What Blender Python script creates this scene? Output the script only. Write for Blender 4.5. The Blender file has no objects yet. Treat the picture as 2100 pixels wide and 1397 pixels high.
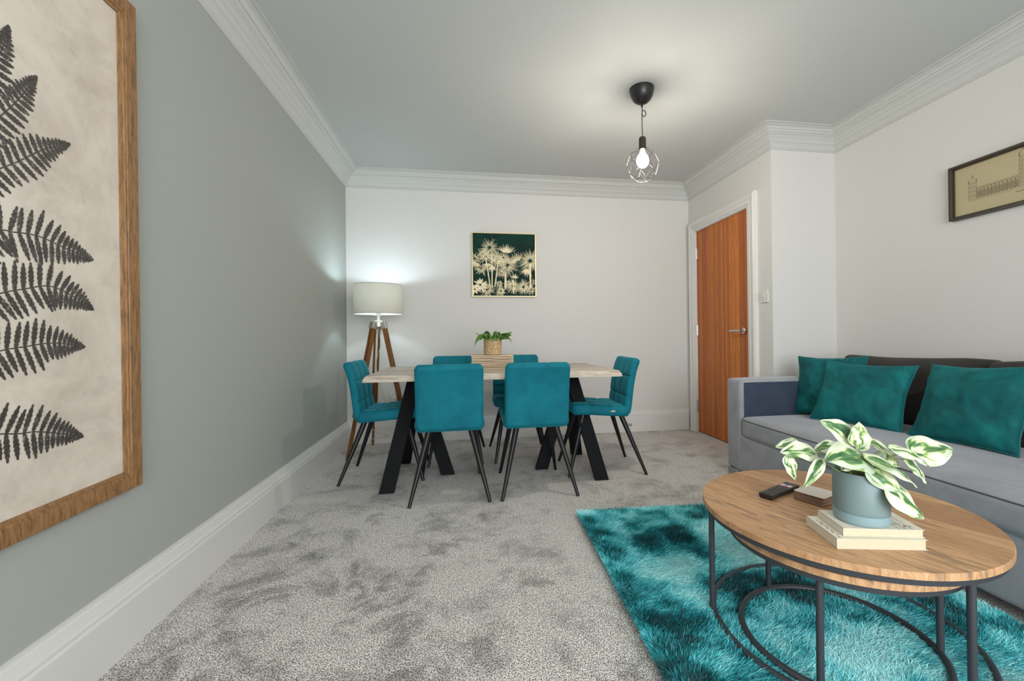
import bpy, math, random
import numpy as np
from mathutils import Vector, Matrix, noise
PI = math.pi
R = math.radians
random.seed(7)
sc = bpy.context.scene
COL = sc.collection

# ------------------------------------------------------------------ camera
cam_d = bpy.data.cameras.new('camera')
cam = bpy.data.objects.new('camera', cam_d)
COL.objects.link(cam)
yaw, pitch, roll = R(8.841), R(0.279), R(0.581)
fw = Vector((math.sin(yaw)*math.cos(pitch), math.cos(yaw)*math.cos(pitch), math.sin(pitch)))
r0 = Vector((math.cos(yaw), -math.sin(yaw), 0)); u0 = r0.cross(fw)
rr = r0*math.cos(roll) - u0*math.sin(roll); uu = u0*math.cos(roll) + r0*math.sin(roll)
m4 = Matrix((rr, uu, -fw)).transposed().to_4x4()
m4.translation = (0, 0, 0.95)
cam.matrix_world = m4
cam_d.sensor_fit = 'HORIZONTAL'; cam_d.sensor_width = 36
cam_d.lens = 893.057/2100*36
cam_d.shift_x = -(1103.286-1050)/2100
cam_d.shift_y = -(698.5-686.949)/2100
cam_d.clip_start = 0.02
sc.camera = cam

# ------------------------------------------------------------------ world, lights, exposure
sc.view_settings.view_transform = 'Standard'
sc.view_settings.look = 'None'
sc.view_settings.gamma = 1.0
sc.view_settings.exposure = 0.0
sc.view_settings.use_curve_mapping = False
w = bpy.data.worlds.new('world'); sc.world = w; w.use_nodes = True
w.node_tree.nodes['Background'].inputs[0].default_value = (0.78, 0.87, 1.0, 1)
w.node_tree.nodes['Background'].inputs[1].default_value = 1.0

def area(name, loc, target, sx, sy, power, col):
    d = bpy.data.lights.new(name, 'AREA'); d.shape = 'RECTANGLE'; d.size = sx; d.size_y = sy
    d.energy = power; d.color = col
    o = bpy.data.objects.new(name, d); COL.objects.link(o); o.location = loc
    o.rotation_euler = (Vector(target)-Vector(loc)).to_track_quat('-Z', 'Y').to_euler()
    return o
def point(name, loc, power, col, rad):
    d = bpy.data.lights.new(name, 'POINT'); d.energy = power; d.color = col; d.shadow_soft_size = rad
    o = bpy.data.objects.new(name, d); COL.objects.link(o); o.location = loc
    return o
# daylight through the bay window behind the camera
area('window_daylight', (0.75, -1.84, 1.35), (0.75, 3, 1.1), 2.5, 1.7, 118, (0.94, 0.98, 1.0))
PEND = (1.053, 2.53, 2.015)
LAMPC = (-0.757, 3.80)
point('pendant_bulb_light', PEND, 24, (1.0, 0.90, 0.78), 0.035)
point('floor_lamp_bulb_light', (LAMPC[0], LAMPC[1], 1.29), 7.5, (0.68, 0.87, 1.0), 0.03)

# ------------------------------------------------------------------ materials
def new_mat(name):
    m = bpy.data.materials.new(name); m.use_nodes = True
    nt = m.node_tree
    return m, nt, nt.nodes['Principled BSDF']
def nd(nt, t, **kw):
    n = nt.nodes.new(t)
    for k, v in kw.items():
        if k.startswith('i_'):
            n.inputs[k[2:].replace('_', ' ')].default_value = v
        else: setattr(n, k, v)
    return n
def lk(nt, a, b): nt.links.new(a, b)
def srgb(r, g, b):
    f = lambda c: (c/255/12.92) if c/255 <= 0.04045 else ((c/255+0.055)/1.055)**2.4
    return (f(r), f(g), f(b), 1)
def coords(nt, scale=(1, 1, 1), kind='Object', rot=(0, 0, 0)):
    tc = nd(nt, 'ShaderNodeTexCoord'); mp = nd(nt, 'ShaderNodeMapping')
    mp.inputs['Scale'].default_value = scale; mp.inputs['Rotation'].default_value = rot
    lk(nt, tc.outputs[kind], mp.inputs[0]); return mp.outputs[0]
def noise_n(nt, vec, scale, detail=3, rough=0.5, dist=0):
    n = nd(nt, 'ShaderNodeTexNoise'); n.inputs['Scale'].default_value = scale
    n.inputs['Detail'].default_value = detail; n.inputs['Roughness'].default_value = rough
    n.inputs['Distortion'].default_value = dist
    lk(nt, vec, n.inputs['Vector']); return n.outputs['Fac']
def ramp(nt, fac, stops):
    r = nd(nt, 'ShaderNodeValToRGB'); e = r.color_ramp.elements
    while len(e) < len(stops): e.new(0.5)
    for i, (p, c) in enumerate(stops): e[i].position = p; e[i].color = c
    lk(nt, fac, r.inputs[0]); return r.outputs[0]
def mixc(nt, fac, a, b, mode='MIX'):
    m = nd(nt, 'ShaderNodeMix', data_type='RGBA', blend_type=mode)
    for s, v in (('Factor', fac), ('A', a), ('B', b)):
        idx = {'Factor': 0, 'A': 6, 'B': 7}[s]
        if hasattr(v, 'is_linked'): lk(nt, v, m.inputs[idx])
        else: m.inputs[idx].default_value = v
    return m.outputs[2]
def bump(nt, bs, h, strength, dist):
    b = nd(nt, 'ShaderNodeBump'); b.inputs['Strength'].default_value = strength; b.inputs['Distance'].default_value = dist
    lk(nt, h, b.inputs['Height']); lk(nt, b.outputs[0], bs.inputs['Normal'])
def plain(name, c, rough=0.5, metal=0, spec=None, nscale=0, namt=0.1, bstr=0):
    m, nt, b = new_mat(name)
    b.inputs['Base Color'].default_value = c; b.inputs['Roughness'].default_value = rough
    b.inputs['Metallic'].default_value = metal
    if spec is not None: b.inputs['Specular IOR Level'].default_value = spec
    v = coords(nt)
    n = noise_n(nt, v, nscale or 30)
    k = tuple(x*(1-namt) for x in c[:3])+(1,)
    lk(nt, mixc(nt, n, c, k), b.inputs['Base Color'])
    if bstr: bump(nt, b, n, bstr, 0.002)
    return m
def velvet(name, light, dark, sheen=0.6, scale=7, contrast=0.12, tint=None, rough=0.75):
    m, nt, b = new_mat(name)
    v0 = coords(nt); oi_ = nd(nt, 'ShaderNodeObjectInfo'); va = nd(nt, 'ShaderNodeVectorMath', operation='ADD')
    lk(nt, v0, va.inputs[0]); lk(nt, mulf(nt, oi_.outputs['Random'], 9.0), va.inputs[1]); v = va.outputs[0]
    n1 = noise_n(nt, v, scale, 5, 0.6, 0.7); n2 = noise_n(nt, v, 900, 2)
    c = ramp(nt, n1, [(0.5-contrast, dark), (0.5+contrast, light)])
    c = mixc(nt, mulf(nt, n2, 0.35), c, dark)
    lk(nt, c, b.inputs['Base Color'])
    b.inputs['Roughness'].default_value = rough; b.inputs['Specular IOR Level'].default_value = 0.25
    b.inputs['Sheen Weight'].default_value = sheen; b.inputs['Sheen Roughness'].default_value = 0.35
    b.inputs['Sheen Tint'].default_value = tint or light
    bump(nt, b, n2, 0.25, 0.001)
    return m
def mulf(nt, f, k, add=0.0):
    n = nd(nt, 'ShaderNodeMath', operation='MULTIPLY_ADD'); lk(nt, f, n.inputs[0])
    n.inputs[1].default_value = k; n.inputs[2].default_value = add; return n.outputs[0]
def wood(name, base, dark, lightc, grain=(1, 12, 12), plank=None, rough=0.5, knots=False, rot=(0, 0, 0), scl=6, streak=None, bands=None):
    """grain runs along local x (after rot); plank = width of strips across local y"""
    m, nt, b = new_mat(name)
    v = coords(nt, grain, rot=rot)
    n1 = noise_n(nt, v, scl, 6, 0.62, 0.6)
    c = ramp(nt, n1, [(0.28, dark), (0.5, base), (0.74, lightc)])
    v2 = coords(nt, (grain[0]*2, grain[1]*7, grain[2]*7), rot=rot)
    n2 = noise_n(nt, v2, scl*1.5, 3, 0.6)
    c = mixc(nt, ramp(nt, n2, [(0.52, (0, 0, 0, 1)), (0.68, (.6, .6, .6, 1))]), c, dark)
    if streak:
        v3 = coords(nt, (grain[0]*1.6, grain[1]*.5, grain[2]*.8), rot=rot)
        n3 = noise_n(nt, v3, scl*.6, 4, 0.7, 1.0)
        c = mixc(nt, ramp(nt, n3, [(0.53, (0, 0, 0, 1)), (0.67, (.8, .8, .8, 1))]), c, streak)
    if plank:
        sep = nd(nt, 'ShaderNodeSeparateXYZ'); lk(nt, coords(nt, rot=rot), sep.inputs[0])
        fl = nd(nt, 'ShaderNodeMath', operation='FLOOR'); lk(nt, mulf(nt, sep.outputs[1], 1/plank, 0.37), fl.inputs[0])
        wn = nd(nt, 'ShaderNodeTexWhiteNoise', noise_dimensions='1D'); lk(nt, fl.outputs[0], wn.inputs['W'])
        c = mixc(nt, mulf(nt, wn.outputs['Value'], 0.7), c, dark)
    if bands:
        n5 = noise_n(nt, coords(nt, bands), 1.0, 2, 0.5)
        c = mixc(nt, ramp(nt, n5, [(0.44, (0, 0, 0, 1)), (0.56, (.6, .6, .6, 1))]), c, dark)
    lk(nt, c, b.inputs['Base Color']); b.inputs['Roughness'].default_value = rough
    b.inputs['Specular IOR Level'].default_value = 0.35
    bump(nt, b, n2, 0.15, 0.001)
    return m

M = {}
M['white_wall'] = plain('white_wall_paint', srgb(215, 213, 209), 0.7, nscale=60, namt=0.03, bstr=0.05)
M['sage_wall'] = plain('sage_grey_wall_paint', srgb(170, 173, 167), 0.7, nscale=60, namt=0.03, bstr=0.05)
M['ceiling'] = plain('ceiling_paint', srgb(196, 199, 197), 0.8, nscale=40, namt=0.03)
M['trim'] = plain('white_gloss_trim', srgb(220, 218, 214), 0.38, nscale=20, namt=0.02)
M['cornice'] = plain('cornice_paint', srgb(200, 201, 197), 0.6, nscale=20, namt=0.02)
M['black_metal'] = plain('black_metal', (0.008, 0.008, 0.009, 1), 0.42, 0.15, nscale=400, namt=0.2)
M['black_plastic'] = plain('black_plastic', (0.014, 0.014, 0.014, 1), 0.35)
M['table_leg_steel'] = plain('matt_black_steel', (0.004, 0.0045, 0.006, 1), 0.7, spec=0.2)
M['graphite'] = plain('graphite_metal', (0.058, 0.062, 0.072, 1), 0.5, 0.3, nscale=300, namt=0.15)
M['chrome'] = plain('satin_chrome', (0.62, 0.61, 0.6, 1), 0.28, 1.0)
M['nickel'] = plain('brushed_nickel', (0.55, 0.55, 0.5, 1), 0.35, 1.0)
M['teal'] = velvet('teal_velvet', (0.004, 0.195, 0.255, 1), (0.002, 0.135, 0.185, 1), 0.4, 6, 0.14, (0.10, 0.60, 0.68, 1))
M['cushion'] = velvet('dark_teal_velvet', (0.004, 0.185, 0.190, 1), (0.001, 0.05, 0.054, 1), 0.35, 6, 0.22, (0.05, 0.45, 0.47, 1))
M['piping'] = plain('teal_piping', (0.004, 0.12, 0.13, 1), 0.7)
M['sofa'] = velvet('grey_velvet', (0.37, 0.375, 0.395, 1), (0.27, 0.275, 0.295, 1), 0.5, 4.5, 0.16, (0.7, 0.72, 0.78, 1))
M['sofa_nap_shade'] = velvet('grey_velvet_nap_shade', (0.055, 0.070, 0.108, 1), (0.036, 0.048, 0.078, 1), 0.3, 4, 0.2, (0.2, 0.25, 0.35, 1))  # darker copy of the sofa velvet, nap shade put into its colour
M['seam'] = plain('grey_seam', (0.09, 0.092, 0.10, 1), 0.9)
M['sofa_back'] = velvet('charcoal_velvet', (0.060, 0.054, 0.050, 1), (0.032, 0.028, 0.026, 1), 0.4, 4, 0.2, (0.3, 0.28, 0.26, 1))
M['dining_wood'] = wood('grey_oak', srgb(196, 184, 168), srgb(150, 134, 116), srgb(216, 208, 196), (1, 10, 10), 0.14, 0.42)
M['coffee_wood'] = wood('rustic_oak', srgb(204, 160, 118), srgb(150, 108, 72), srgb(226, 184, 140), (1.3, 22, 3), 0.085, 0.42, streak=srgb(128, 106, 86))
M['door_wood'] = wood('cherry_veneer', srgb(222, 134, 50), srgb(150, 72, 26), srgb(232, 150, 66), (20, 20, 0.8), 0.128, 0.38, bands=(0, 15, 0.12))
M['lamp_wood'] = wood('honey_wood', srgb(122, 78, 36), srgb(74, 42, 18), srgb(146, 98, 50), (14, 14, 1), None, 0.4)
M['frame_wood'] = wood('brown_frame_wood', srgb(146, 108, 70), srgb(98, 70, 44), srgb(170, 132, 92), (24, 24, 3), None, 0.5)
M['dark_frame'] = plain('dark_bronze_frame', srgb(52, 42, 30), 0.45)
M['gold_frame'] = plain('pale_gold_frame', srgb(214, 188, 140), 0.35, 0.5)
M['brown_core'] = plain('brown_fibreboard', srgb(122, 84, 54), 0.8, nscale=200, namt=0.3)
M['coaster_top'] = plain('cream_laminate', srgb(214, 206, 194), 0.45)
M['page'] = plain('cream_pages', srgb(216, 200, 172), 0.8, nscale=300, namt=0.06)
M['cover_cream'] = plain('cream_cover', srgb(232, 226, 208), 0.5)
M['ink_grey'] = plain('grey_ink', srgb(150, 146, 140), 0.7)
M['ink_purple'] = plain('purple_ink', srgb(120, 92, 128), 0.7)
M['ink_dark'] = plain('dark_ink', srgb(70, 58, 44), 0.8)
M['pot'] = plain('sage_ceramic', srgb(122, 143, 144), 0.5, nscale=200, namt=0.05)
M['saucer'] = plain('sage_ceramic_saucer', srgb(140, 166, 172), 0.5, nscale=200, namt=0.05)
M['soil'] = plain('mossy_soil', srgb(70, 76, 24), 0.95, nscale=90, namt=0.8, bstr=1)
M['stem'] = plain('green_stem', srgb(128, 154, 84), 0.6)
M['fern'] = plain('fern_green', srgb(98, 148, 58), 0.6, nscale=60, namt=0.6)
M['gold_tag'] = plain('gold_tag', srgb(214, 190, 160), 0.4, 0.3)
M['white_plastic'] = plain('white_plastic', srgb(222, 219, 212), 0.35)
M['pale_mat'] = wood('pale_ash', srgb(212, 188, 160), srgb(180, 150, 118), srgb(228, 208, 184), (1, 9, 9), None, 0.6)
M['grey_key'] = plain('grey_button', srgb(96, 94, 84), 0.5)
M['cable'] = plain('clear_gold_cable', srgb(196, 184, 142), 0.4)
M['sofa_foot'] = plain('pale_grey_foot', srgb(150, 152, 156), 0.4, 0.4)
M['dark_slot'] = plain('dark_slot', (0.01, 0.01, 0.01, 1), 0.8)

# carpet
m, nt, b = new_mat('flecked_grey_carpet'); M['carpet'] = m
v = coords(nt)
fleck = noise_n(nt, v, 250, 1, 0.6)
fleck2 = noise_n(nt, v, 95, 2, 0.7)
c = ramp(nt, fleck, [(0.42, srgb(100, 94, 88)), (0.49, srgb(216, 210, 203)), (0.55, srgb(255, 252, 247))])
c = mixc(nt, ramp(nt, fleck2, [(0.46, (0, 0, 0, 1)), (0.60, (.38, .38, .38, 1))]), c, srgb(116, 110, 104))
big = noise_n(nt, v, 3.0, 7, 0.68, 0.25)
c = mixc(nt, ramp(nt, big, [(0.50, (0, 0, 0, 1)), (0.63, (.8, .8, .8, 1))]), c, (0.50, 0.50, 0.50, 1), 'MULTIPLY')
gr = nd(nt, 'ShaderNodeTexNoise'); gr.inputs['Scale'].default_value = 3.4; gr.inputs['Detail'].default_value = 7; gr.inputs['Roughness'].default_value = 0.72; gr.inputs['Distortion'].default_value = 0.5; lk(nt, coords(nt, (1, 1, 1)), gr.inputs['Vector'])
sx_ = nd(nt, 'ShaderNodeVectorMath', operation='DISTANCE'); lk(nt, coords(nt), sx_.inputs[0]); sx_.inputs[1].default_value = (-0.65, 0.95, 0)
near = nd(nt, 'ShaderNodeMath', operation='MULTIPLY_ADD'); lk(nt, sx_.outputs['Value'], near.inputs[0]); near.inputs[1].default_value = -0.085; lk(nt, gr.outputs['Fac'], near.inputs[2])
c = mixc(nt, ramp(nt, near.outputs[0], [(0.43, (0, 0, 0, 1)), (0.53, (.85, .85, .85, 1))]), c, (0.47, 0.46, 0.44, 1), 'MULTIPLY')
med = noise_n(nt, v, 13, 5, 0.65, 0.2)
c = mixc(nt, ramp(nt, med, [(0.57, (0, 0, 0, 1)), (0.7, (.6, .6, .6, 1))]), c, (0.6, 0.6, 0.61, 1), 'MULTIPLY')
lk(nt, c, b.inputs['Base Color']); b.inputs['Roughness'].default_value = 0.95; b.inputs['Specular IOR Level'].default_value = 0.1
b.inputs['Sheen Weight'].default_value = 0.15
bump(nt, b, fleck, 0.5, 0.006)
# rug pile: shade and highlights of the leaning strands painted into the colour
m, nt, b = new_mat('teal_silky_pile'); M['pile'] = m
at = nd(nt, 'ShaderNodeAttribute', attribute_name='shade_tone')
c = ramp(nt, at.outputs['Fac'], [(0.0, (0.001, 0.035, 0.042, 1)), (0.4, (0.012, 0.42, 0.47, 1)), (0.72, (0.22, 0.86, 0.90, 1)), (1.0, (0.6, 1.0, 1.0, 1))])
lk(nt, c, b.inputs['Base Color']); b.inputs['Roughness'].default_value = 0.38; b.inputs['Specular IOR Level'].default_value = 0.5
b.inputs['Sheen Weight'].default_value = 0.5; b.inputs['Sheen Tint'].default_value = (0.3, 0.9, 0.95, 1)
M['rug_base'] = plain('rug_backing', (0.001, 0.03, 0.035, 1), 0.9)
# lampshade: linen that lets light through
m, nt, b = new_mat('cream_linen_shade'); M['shade'] = m
v = coords(nt, (1, 1, 3)); n = noise_n(nt, v, 150, 3, 0.7)
c = ramp(nt, n, [(0.3, srgb(196, 192, 180)), (0.7, srgb(226, 223, 214))])
lk(nt, c, b.inputs['Base Color']); b.inputs['Roughness'].default_value = 0.9
tr = nd(nt, 'ShaderNodeBsdfTranslucent'); lk(nt, c, tr.inputs[0])
ms = nd(nt, 'ShaderNodeMixShader'); ms.inputs[0].default_value = 0.30
lk(nt, b.outputs[0], ms.inputs[1]); lk(nt, tr.outputs[0], ms.inputs[2])
lk(nt, ms.outputs[0], nt.nodes['Material Output'].inputs[0])
# glowing bulbs
def glow(name, c, s):
    m, nt, b = new_mat(name); b.inputs['Base Color'].default_value = (1, 1, 1, 1)
    b.inputs['Emission Color'].default_value = c; b.inputs['Emission Strength'].default_value = s
    return m
M['warm_bulb'] = glow('lit_warm_bulb', (1, 0.93, 0.82, 1), 9)
M['cool_bulb'] = glow('lit_cool_bulb', (0.9, 0.97, 1, 1), 9)
# variegated leaf (uv: x along the leaf, y across)
m, nt, b = new_mat('variegated_leaf'); M['leaf'] = m
uv = nd(nt, 'ShaderNodeUVMap'); sep = nd(nt, 'ShaderNodeSeparateXYZ'); lk(nt, uv.outputs[0], sep.inputs[0])
obv = coords(nt)
mp = nd(nt, 'ShaderNodeMapping'); mp.inputs['Scale'].default_value = (1.5, 2.6, 1); lk(nt, uv.outputs[0], mp.inputs[0])
oi = nd(nt, 'ShaderNodeObjectInfo')
cmb = nd(nt, 'ShaderNodeVectorMath', operation='ADD'); lk(nt, mp.outputs[0], cmb.inputs[0])
rnd = nd(nt, 'ShaderNodeCombineXYZ'); lk(nt, mulf(nt, oi.outputs['Random'], 40), rnd.inputs[0]); lk(nt, mulf(nt, oi.outputs['Random'], 17), rnd.inputs[1])
lk(nt, rnd.outputs[0], cmb.inputs[1])
n1 = noise_n(nt, cmb.outputs[0], 1.5, 2.5, 0.5, 0.7)
av = nd(nt, 'ShaderNodeMath', operation='ABSOLUTE'); lk(nt, mulf(nt, sep.outputs[1], 1, -0.5), av.inputs[0])
sub = nd(nt, 'ShaderNodeMath', operation='SUBTRACT'); lk(nt, n1, sub.inputs[0]); lk(nt, mulf(nt, av.outputs[0], 0.38), sub.inputs[1])
c = ramp(nt, sub.outputs[0], [(0.34, srgb(232, 236, 208)), (0.42, srgb(214, 224, 176)), (0.47, srgb(160, 184, 96)), (0.50, srgb(92, 134, 92)), (0.62, srgb(56, 102, 58))])
n4 = noise_n(nt, cmb.outputs[0], 0.7, 2)
c = mixc(nt, ramp(nt, n4, [(0.45, (0, 0, 0, 1)), (0.6, (.55, .55, .55, 1))]), c, srgb(150, 180, 176), 'MULTIPLY')
lk(nt, c, b.inputs['Base Color']); b.inputs['Roughness'].default_value = 0.45
b.inputs['Subsurface Weight'].default_value = 0.0
# seagrass weave
m, nt, b = new_mat('seagrass_weave'); M['weave'] = m
v = coords(nt); n = noise_n(nt, v, 120, 3)
lk(nt, ramp(nt, n, [(0.3, srgb(150, 116, 76)), (0.7, srgb(232, 204, 160))]), b.inputs['Base Color']); b.inputs['Roughness'].default_value = 0.8
# aged paper of the fern print
m, nt, b = new_mat('aged_paper'); M['aged_paper'] = m
v = coords(nt); n = noise_n(nt, v, 4, 8, 0.7, 0.5); n2 = noise_n(nt, v, 14, 6, 0.7)
c = ramp(nt, n, [(0.35, srgb(196, 184, 170)), (0.55, srgb(218, 207, 193)), (0.7, srgb(226, 217, 204))])
c = mixc(nt, ramp(nt, n2, [(0.6, (0, 0, 0, 1)), (0.75, (.4, .4, .4, 1))]), c, srgb(146, 138, 130))
lk(nt, c, b.inputs['Base Color']); b.inputs['Roughness'].default_value = 0.6
m, nt, b = new_mat('fern_print_ink'); M['fern_ink'] = m
v = coords(nt); n = noise_n(nt, v, 90, 4, 0.7)
lk(nt, ramp(nt, n, [(0.45, srgb(62, 56, 52)), (0.62, srgb(82, 76, 72)), (0.72, srgb(170, 164, 158))]), b.inputs['Base Color'])
b.inputs['Roughness'].default_value = 0.5
M['beige_paper'] = plain('beige_print_paper', srgb(186, 172, 136), 0.6, nscale=5, namt=0.06)
m, nt, b = new_mat('green_canvas'); M['green_canvas'] = m
v = coords(nt); n = noise_n(nt, v, 9, 5, 0.7)
lk(nt, ramp(nt, n, [(0.35, srgb(1, 30, 27)), (0.7, srgb(8, 62, 48))]), b.inputs['Base Color']); b.inputs['Roughness'].default_value = 0.6; b.inputs['Specular IOR Level'].default_value = 0.15
M['gold_print'] = plain('gold_print', srgb(240, 226, 184), 0.45, 0.1, nscale=60, namt=0.25)

# ------------------------------------------------------------------ mesh helpers
class MB:
    def __init__(s): s.v = []; s.f = []; s.uv = None
    def add(s, vs, fs):
        o = len(s.v); s.v += [tuple(p) for p in vs]; s.f += [tuple(i+o for i in f) for f in fs]; return s
    def box(s, c, d, mat=None):
        x, y, z = d[0]/2, d[1]/2, d[2]/2
        vs = [Vector((sx*x, sy*y, sz*z)) for sx in (-1, 1) for sy in (-1, 1) for sz in (-1, 1)]
        if mat is not None: vs = [mat @ p for p in vs]
        vs = [p+Vector(c) for p in vs]
        return s.add(vs, [(0, 1, 3, 2), (4, 6, 7, 5), (0, 4, 5, 1), (2, 3, 7, 6), (0, 2, 6, 4), (1, 5, 7, 3)])
    def bar(s, a, b, wx, wy, up=(0, 1, 0)):
        """rectangular bar from a to b: width wx across, wy along 'up'"""
        a, b = Vector(a), Vector(b); d = (b-a).normalized(); u = Vector(up); x = d.cross(u).normalized(); u = x.cross(d).normalized()
        vs = [p+x*sx*wx/2+u*su*wy/2 for p in (a, b) for sx, su in ((-1, -1), (1, -1), (1, 1), (-1, 1))]
        return s.add(vs, [(3, 2, 1, 0), (4, 5, 6, 7), (0, 1, 5, 4), (1, 2, 6, 5), (2, 3, 7, 6), (3, 0, 4, 7)])
    def tube(s, pts, r, n=12, closed=False, caps=True):
        pts = [Vector(p) for p in pts]; k = len(pts)
        rs = r if isinstance(r, (list, tuple)) else [r]*k
        ring = []; prev = None
        for i, p in enumerate(pts):
            if closed: t = (pts[(i+1) % k]-pts[i-1]).normalized()
            else: t = (pts[min(i+1, k-1)]-pts[max(i-1, 0)]).normalized()
            if prev is None:
                a = Vector((0, 0, 1)) if abs(t.z) < 0.9 else Vector((1, 0, 0)); x = t.cross(a).normalized()
            else: x = (prev-t*prev.dot(t)).normalized()
            prev = x; y = t.cross(x)
            ring.append([p+(x*math.cos(2*PI*j/n)+y*math.sin(2*PI*j/n))*rs[i] for j in range(n)])
        vs = [q for g in ring for q in g]; fs = []
        for i in range(k if closed else k-1):
            i2 = (i+1) % k
            for j in range(n): fs.append((i*n+j, i*n+(j+1) % n, i2*n+(j+1) % n, i2*n+j))
        if not closed and caps: fs += [tuple(range(n-1, -1, -1)), tuple((k-1)*n+j for j in range(n))]
        return s.add(vs, fs)
    def lathe(s, prof, n=32, c=(0, 0, 0), axis='z'):
        vs = []; k = len(prof); fs = []
        for r, z in prof:
            for j in range(n):
                a = 2*PI*j/n; p = (r*math.cos(a), r*math.sin(a), z)
                if axis == 'y': p = (p[0], p[2], p[1])
                if axis == 'x': p = (p[2], p[0], p[1])
                vs.append((p[0]+c[0], p[1]+c[1], p[2]+c[2]))
        for i in range(k-1):
            for j in range(n): fs.append((i*n+j, i*n+(j+1) % n, (i+1)*n+(j+1) % n, (i+1)*n+j))
        if prof[0][0] > 0: fs.append(tuple(range(n-1, -1, -1)))
        if prof[-1][0] > 0: fs.append(tuple((k-1)*n+j for j in range(n)))
        return s.add(vs, fs)
    def prism(s, poly, h0, h1, axis='z'):
        n = len(poly); f = {'z': lambda p, h: (p[0], p[1], h), 'y': lambda p, h: (p[0], h, p[1]), 'x': lambda p, h: (h, p[0], p[1])}[axis]
        vs = [f(p, h0) for p in poly]+[f(p, h1) for p in poly]
        return s.add(vs, [tuple(range(n-1, -1, -1)), tuple(range(n, 2*n))]+[(i, (i+1) % n, n+(i+1) % n, n+i) for i in range(n)])
    def grid(s, P):
        a = len(P); b_ = len(P[0]); vs = [q for row in P for q in row]
        return s.add(vs, [(i*b_+j, i*b_+j+1, (i+1)*b_+j+1, (i+1)*b_+j) for i in range(a-1) for j in range(b_-1)])
def obj(name, mb, mat, parent=None, smooth=False, bev=0, ang=40, sub=0, fix=True):
    me = bpy.data.meshes.new(name); me.from_pydata(mb.v, [], mb.f)
    if fix:
        import bmesh
        bm = bmesh.new(); bm.from_mesh(me); bmesh.ops.remove_doubles(bm, verts=bm.verts, dist=1e-6)
        bmesh.ops.recalc_face_normals(bm, faces=bm.faces); bm.to_mesh(me); bm.free()
    me.materials.append(M[mat])
    o = bpy.data.objects.new(name, me); COL.objects.link(o); o.parent = parent
    if smooth:
        me.shade_smooth(); me.set_sharp_from_angle(angle=R(ang))
    if bev:
        mo = o.modifiers.new('bevel', 'BEVEL'); mo.width = bev; mo.segments = 3; mo.limit_method = 'ANGLE'; mo.angle_limit = R(35)
        me.shade_smooth(); me.set_sharp_from_angle(angle=R(ang))
        mo.harden_normals = False
    if sub:
        mo = o.modifiers.new('subdivision', 'SUBSURF'); mo.levels = sub; mo.render_levels = sub
    return o
def thing(name, label, cat, loc=(0, 0, 0), rz=0, group=None):
    o = bpy.data.objects.new(name, None); COL.objects.link(o); o.location = loc; o.rotation_euler = (0, 0, rz)
    o.empty_display_size = 0.1
    return tag(o, label, cat, group)
def tag(o, label, cat, group=None):
    o['label'] = label; o['category'] = cat
    if group: o['group'] = group
    return o
def struct(o): o['kind'] = 'structure'; return o
def dup(root, loc, rz, label, group=None):
    r = root.copy(); COL.objects.link(r); r.location = loc; r.rotation_euler = (0, 0, rz); r['label'] = label
    if group: r['group'] = group
    for ch in list(root.children):
        c = ch.copy(); COL.objects.link(c); c.parent = r
        for g in ch.children:
            d = g.copy(); COL.objects.link(d); d.parent = c
    return r

# ------------------------------------------------------------------ room shell
CE = 2.465; Y0 = -1.9; D = 4.164; D2 = 2.922; R1 = 2.2186
LX = lambda y: -(1.106-0.01134*(D-y))
RX = lambda y: 2.754-0.0253*(D2-y)
corner = [(LX(Y0), Y0), (LX(D), D), (R1, D), (R1, D2), (RX(D2), D2), (RX(Y0), Y0)]   # clockwise from the near left
def inset(o, sub=None):
    pts = corner; n = len(pts); out = []
    for i in range(n):
        a, b_, c_ = Vector(pts[i-1]), Vector(pts[i]), Vector(pts[(i+1) % n])
        d1 = (b_-a).normalized(); d2 = (c_-b_).normalized()
        n1 = Vector((d1.y, -d1.x)); n2 = Vector((d2.y, -d2.x))     # inward (clockwise path)
        k = n1+n2; k = k/(1+n1.dot(n2)); out.append(b_+k*o)
    return out
T = 0.12
def wall(name, a, b_, mat, holes=()):
    a, b_ = Vector(a), Vector(b_); d = (b_-a); L = d.length; d.normalize(); nrm = Vector((-d.y, d.x))  # outward
    mb = MB()
    us = sorted({0, L, *[h[0] for h in holes], *[h[1] for h in holes]}); zs = sorted({0, CE, *[h[2] for h in holes], *[h[3] for h in holes]})
    for i in range(len(us)-1):
        for j in range(len(zs)-1):
            um, zm = (us[i]+us[i+1])/2, (zs[j]+zs[j+1])/2
            if any(h[0] < um < h[1] and h[2] < zm < h[3] for h in holes): continue
            vs = []
            for u_ in (us[i], us[i+1]):
                for z in (zs[j], zs[j+1]):
                    for t in (0, T):
                        p = a+d*u_+nrm*t; vs.append((p.x, p.y, z))
            mb.add(vs, [(0, 1, 3, 2), (4, 6, 7, 5), (0, 4, 5, 1), (2, 3, 7, 6), (0, 2, 6, 4), (1, 5, 7, 3)])
    return struct(obj(name, mb, mat, fix=False))
wall('wall_left', corner[0], corner[1], 'sage_wall')
wall('wall_back', corner[1], corner[2], 'white_wall')
DY0, DY1, DT = 3.19, 4.012, 1.972      # door opening along the door wall
wall('wall_door', corner[2], corner[3], 'white_wall', [(D-DY1-0.012, D-DY0+0.012, 0, DT+0.008)])
wall('wall_step', (R1+T, D2), corner[4], 'white_wall')
wall('wall_right', corner[4], corner[5], 'white_wall')
wall('wall_front', corner[5], corner[0], 'white_wall', [(0.65, 3.2, 0.45, 2.25)])
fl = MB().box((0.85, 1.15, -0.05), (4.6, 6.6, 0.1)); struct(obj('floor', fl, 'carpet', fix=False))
ce = MB().box((0.85, 1.15, CE+0.05), (4.6, 6.6, 0.1)); struct(obj('ceiling', ce, 'ceiling', fix=False))
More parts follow.
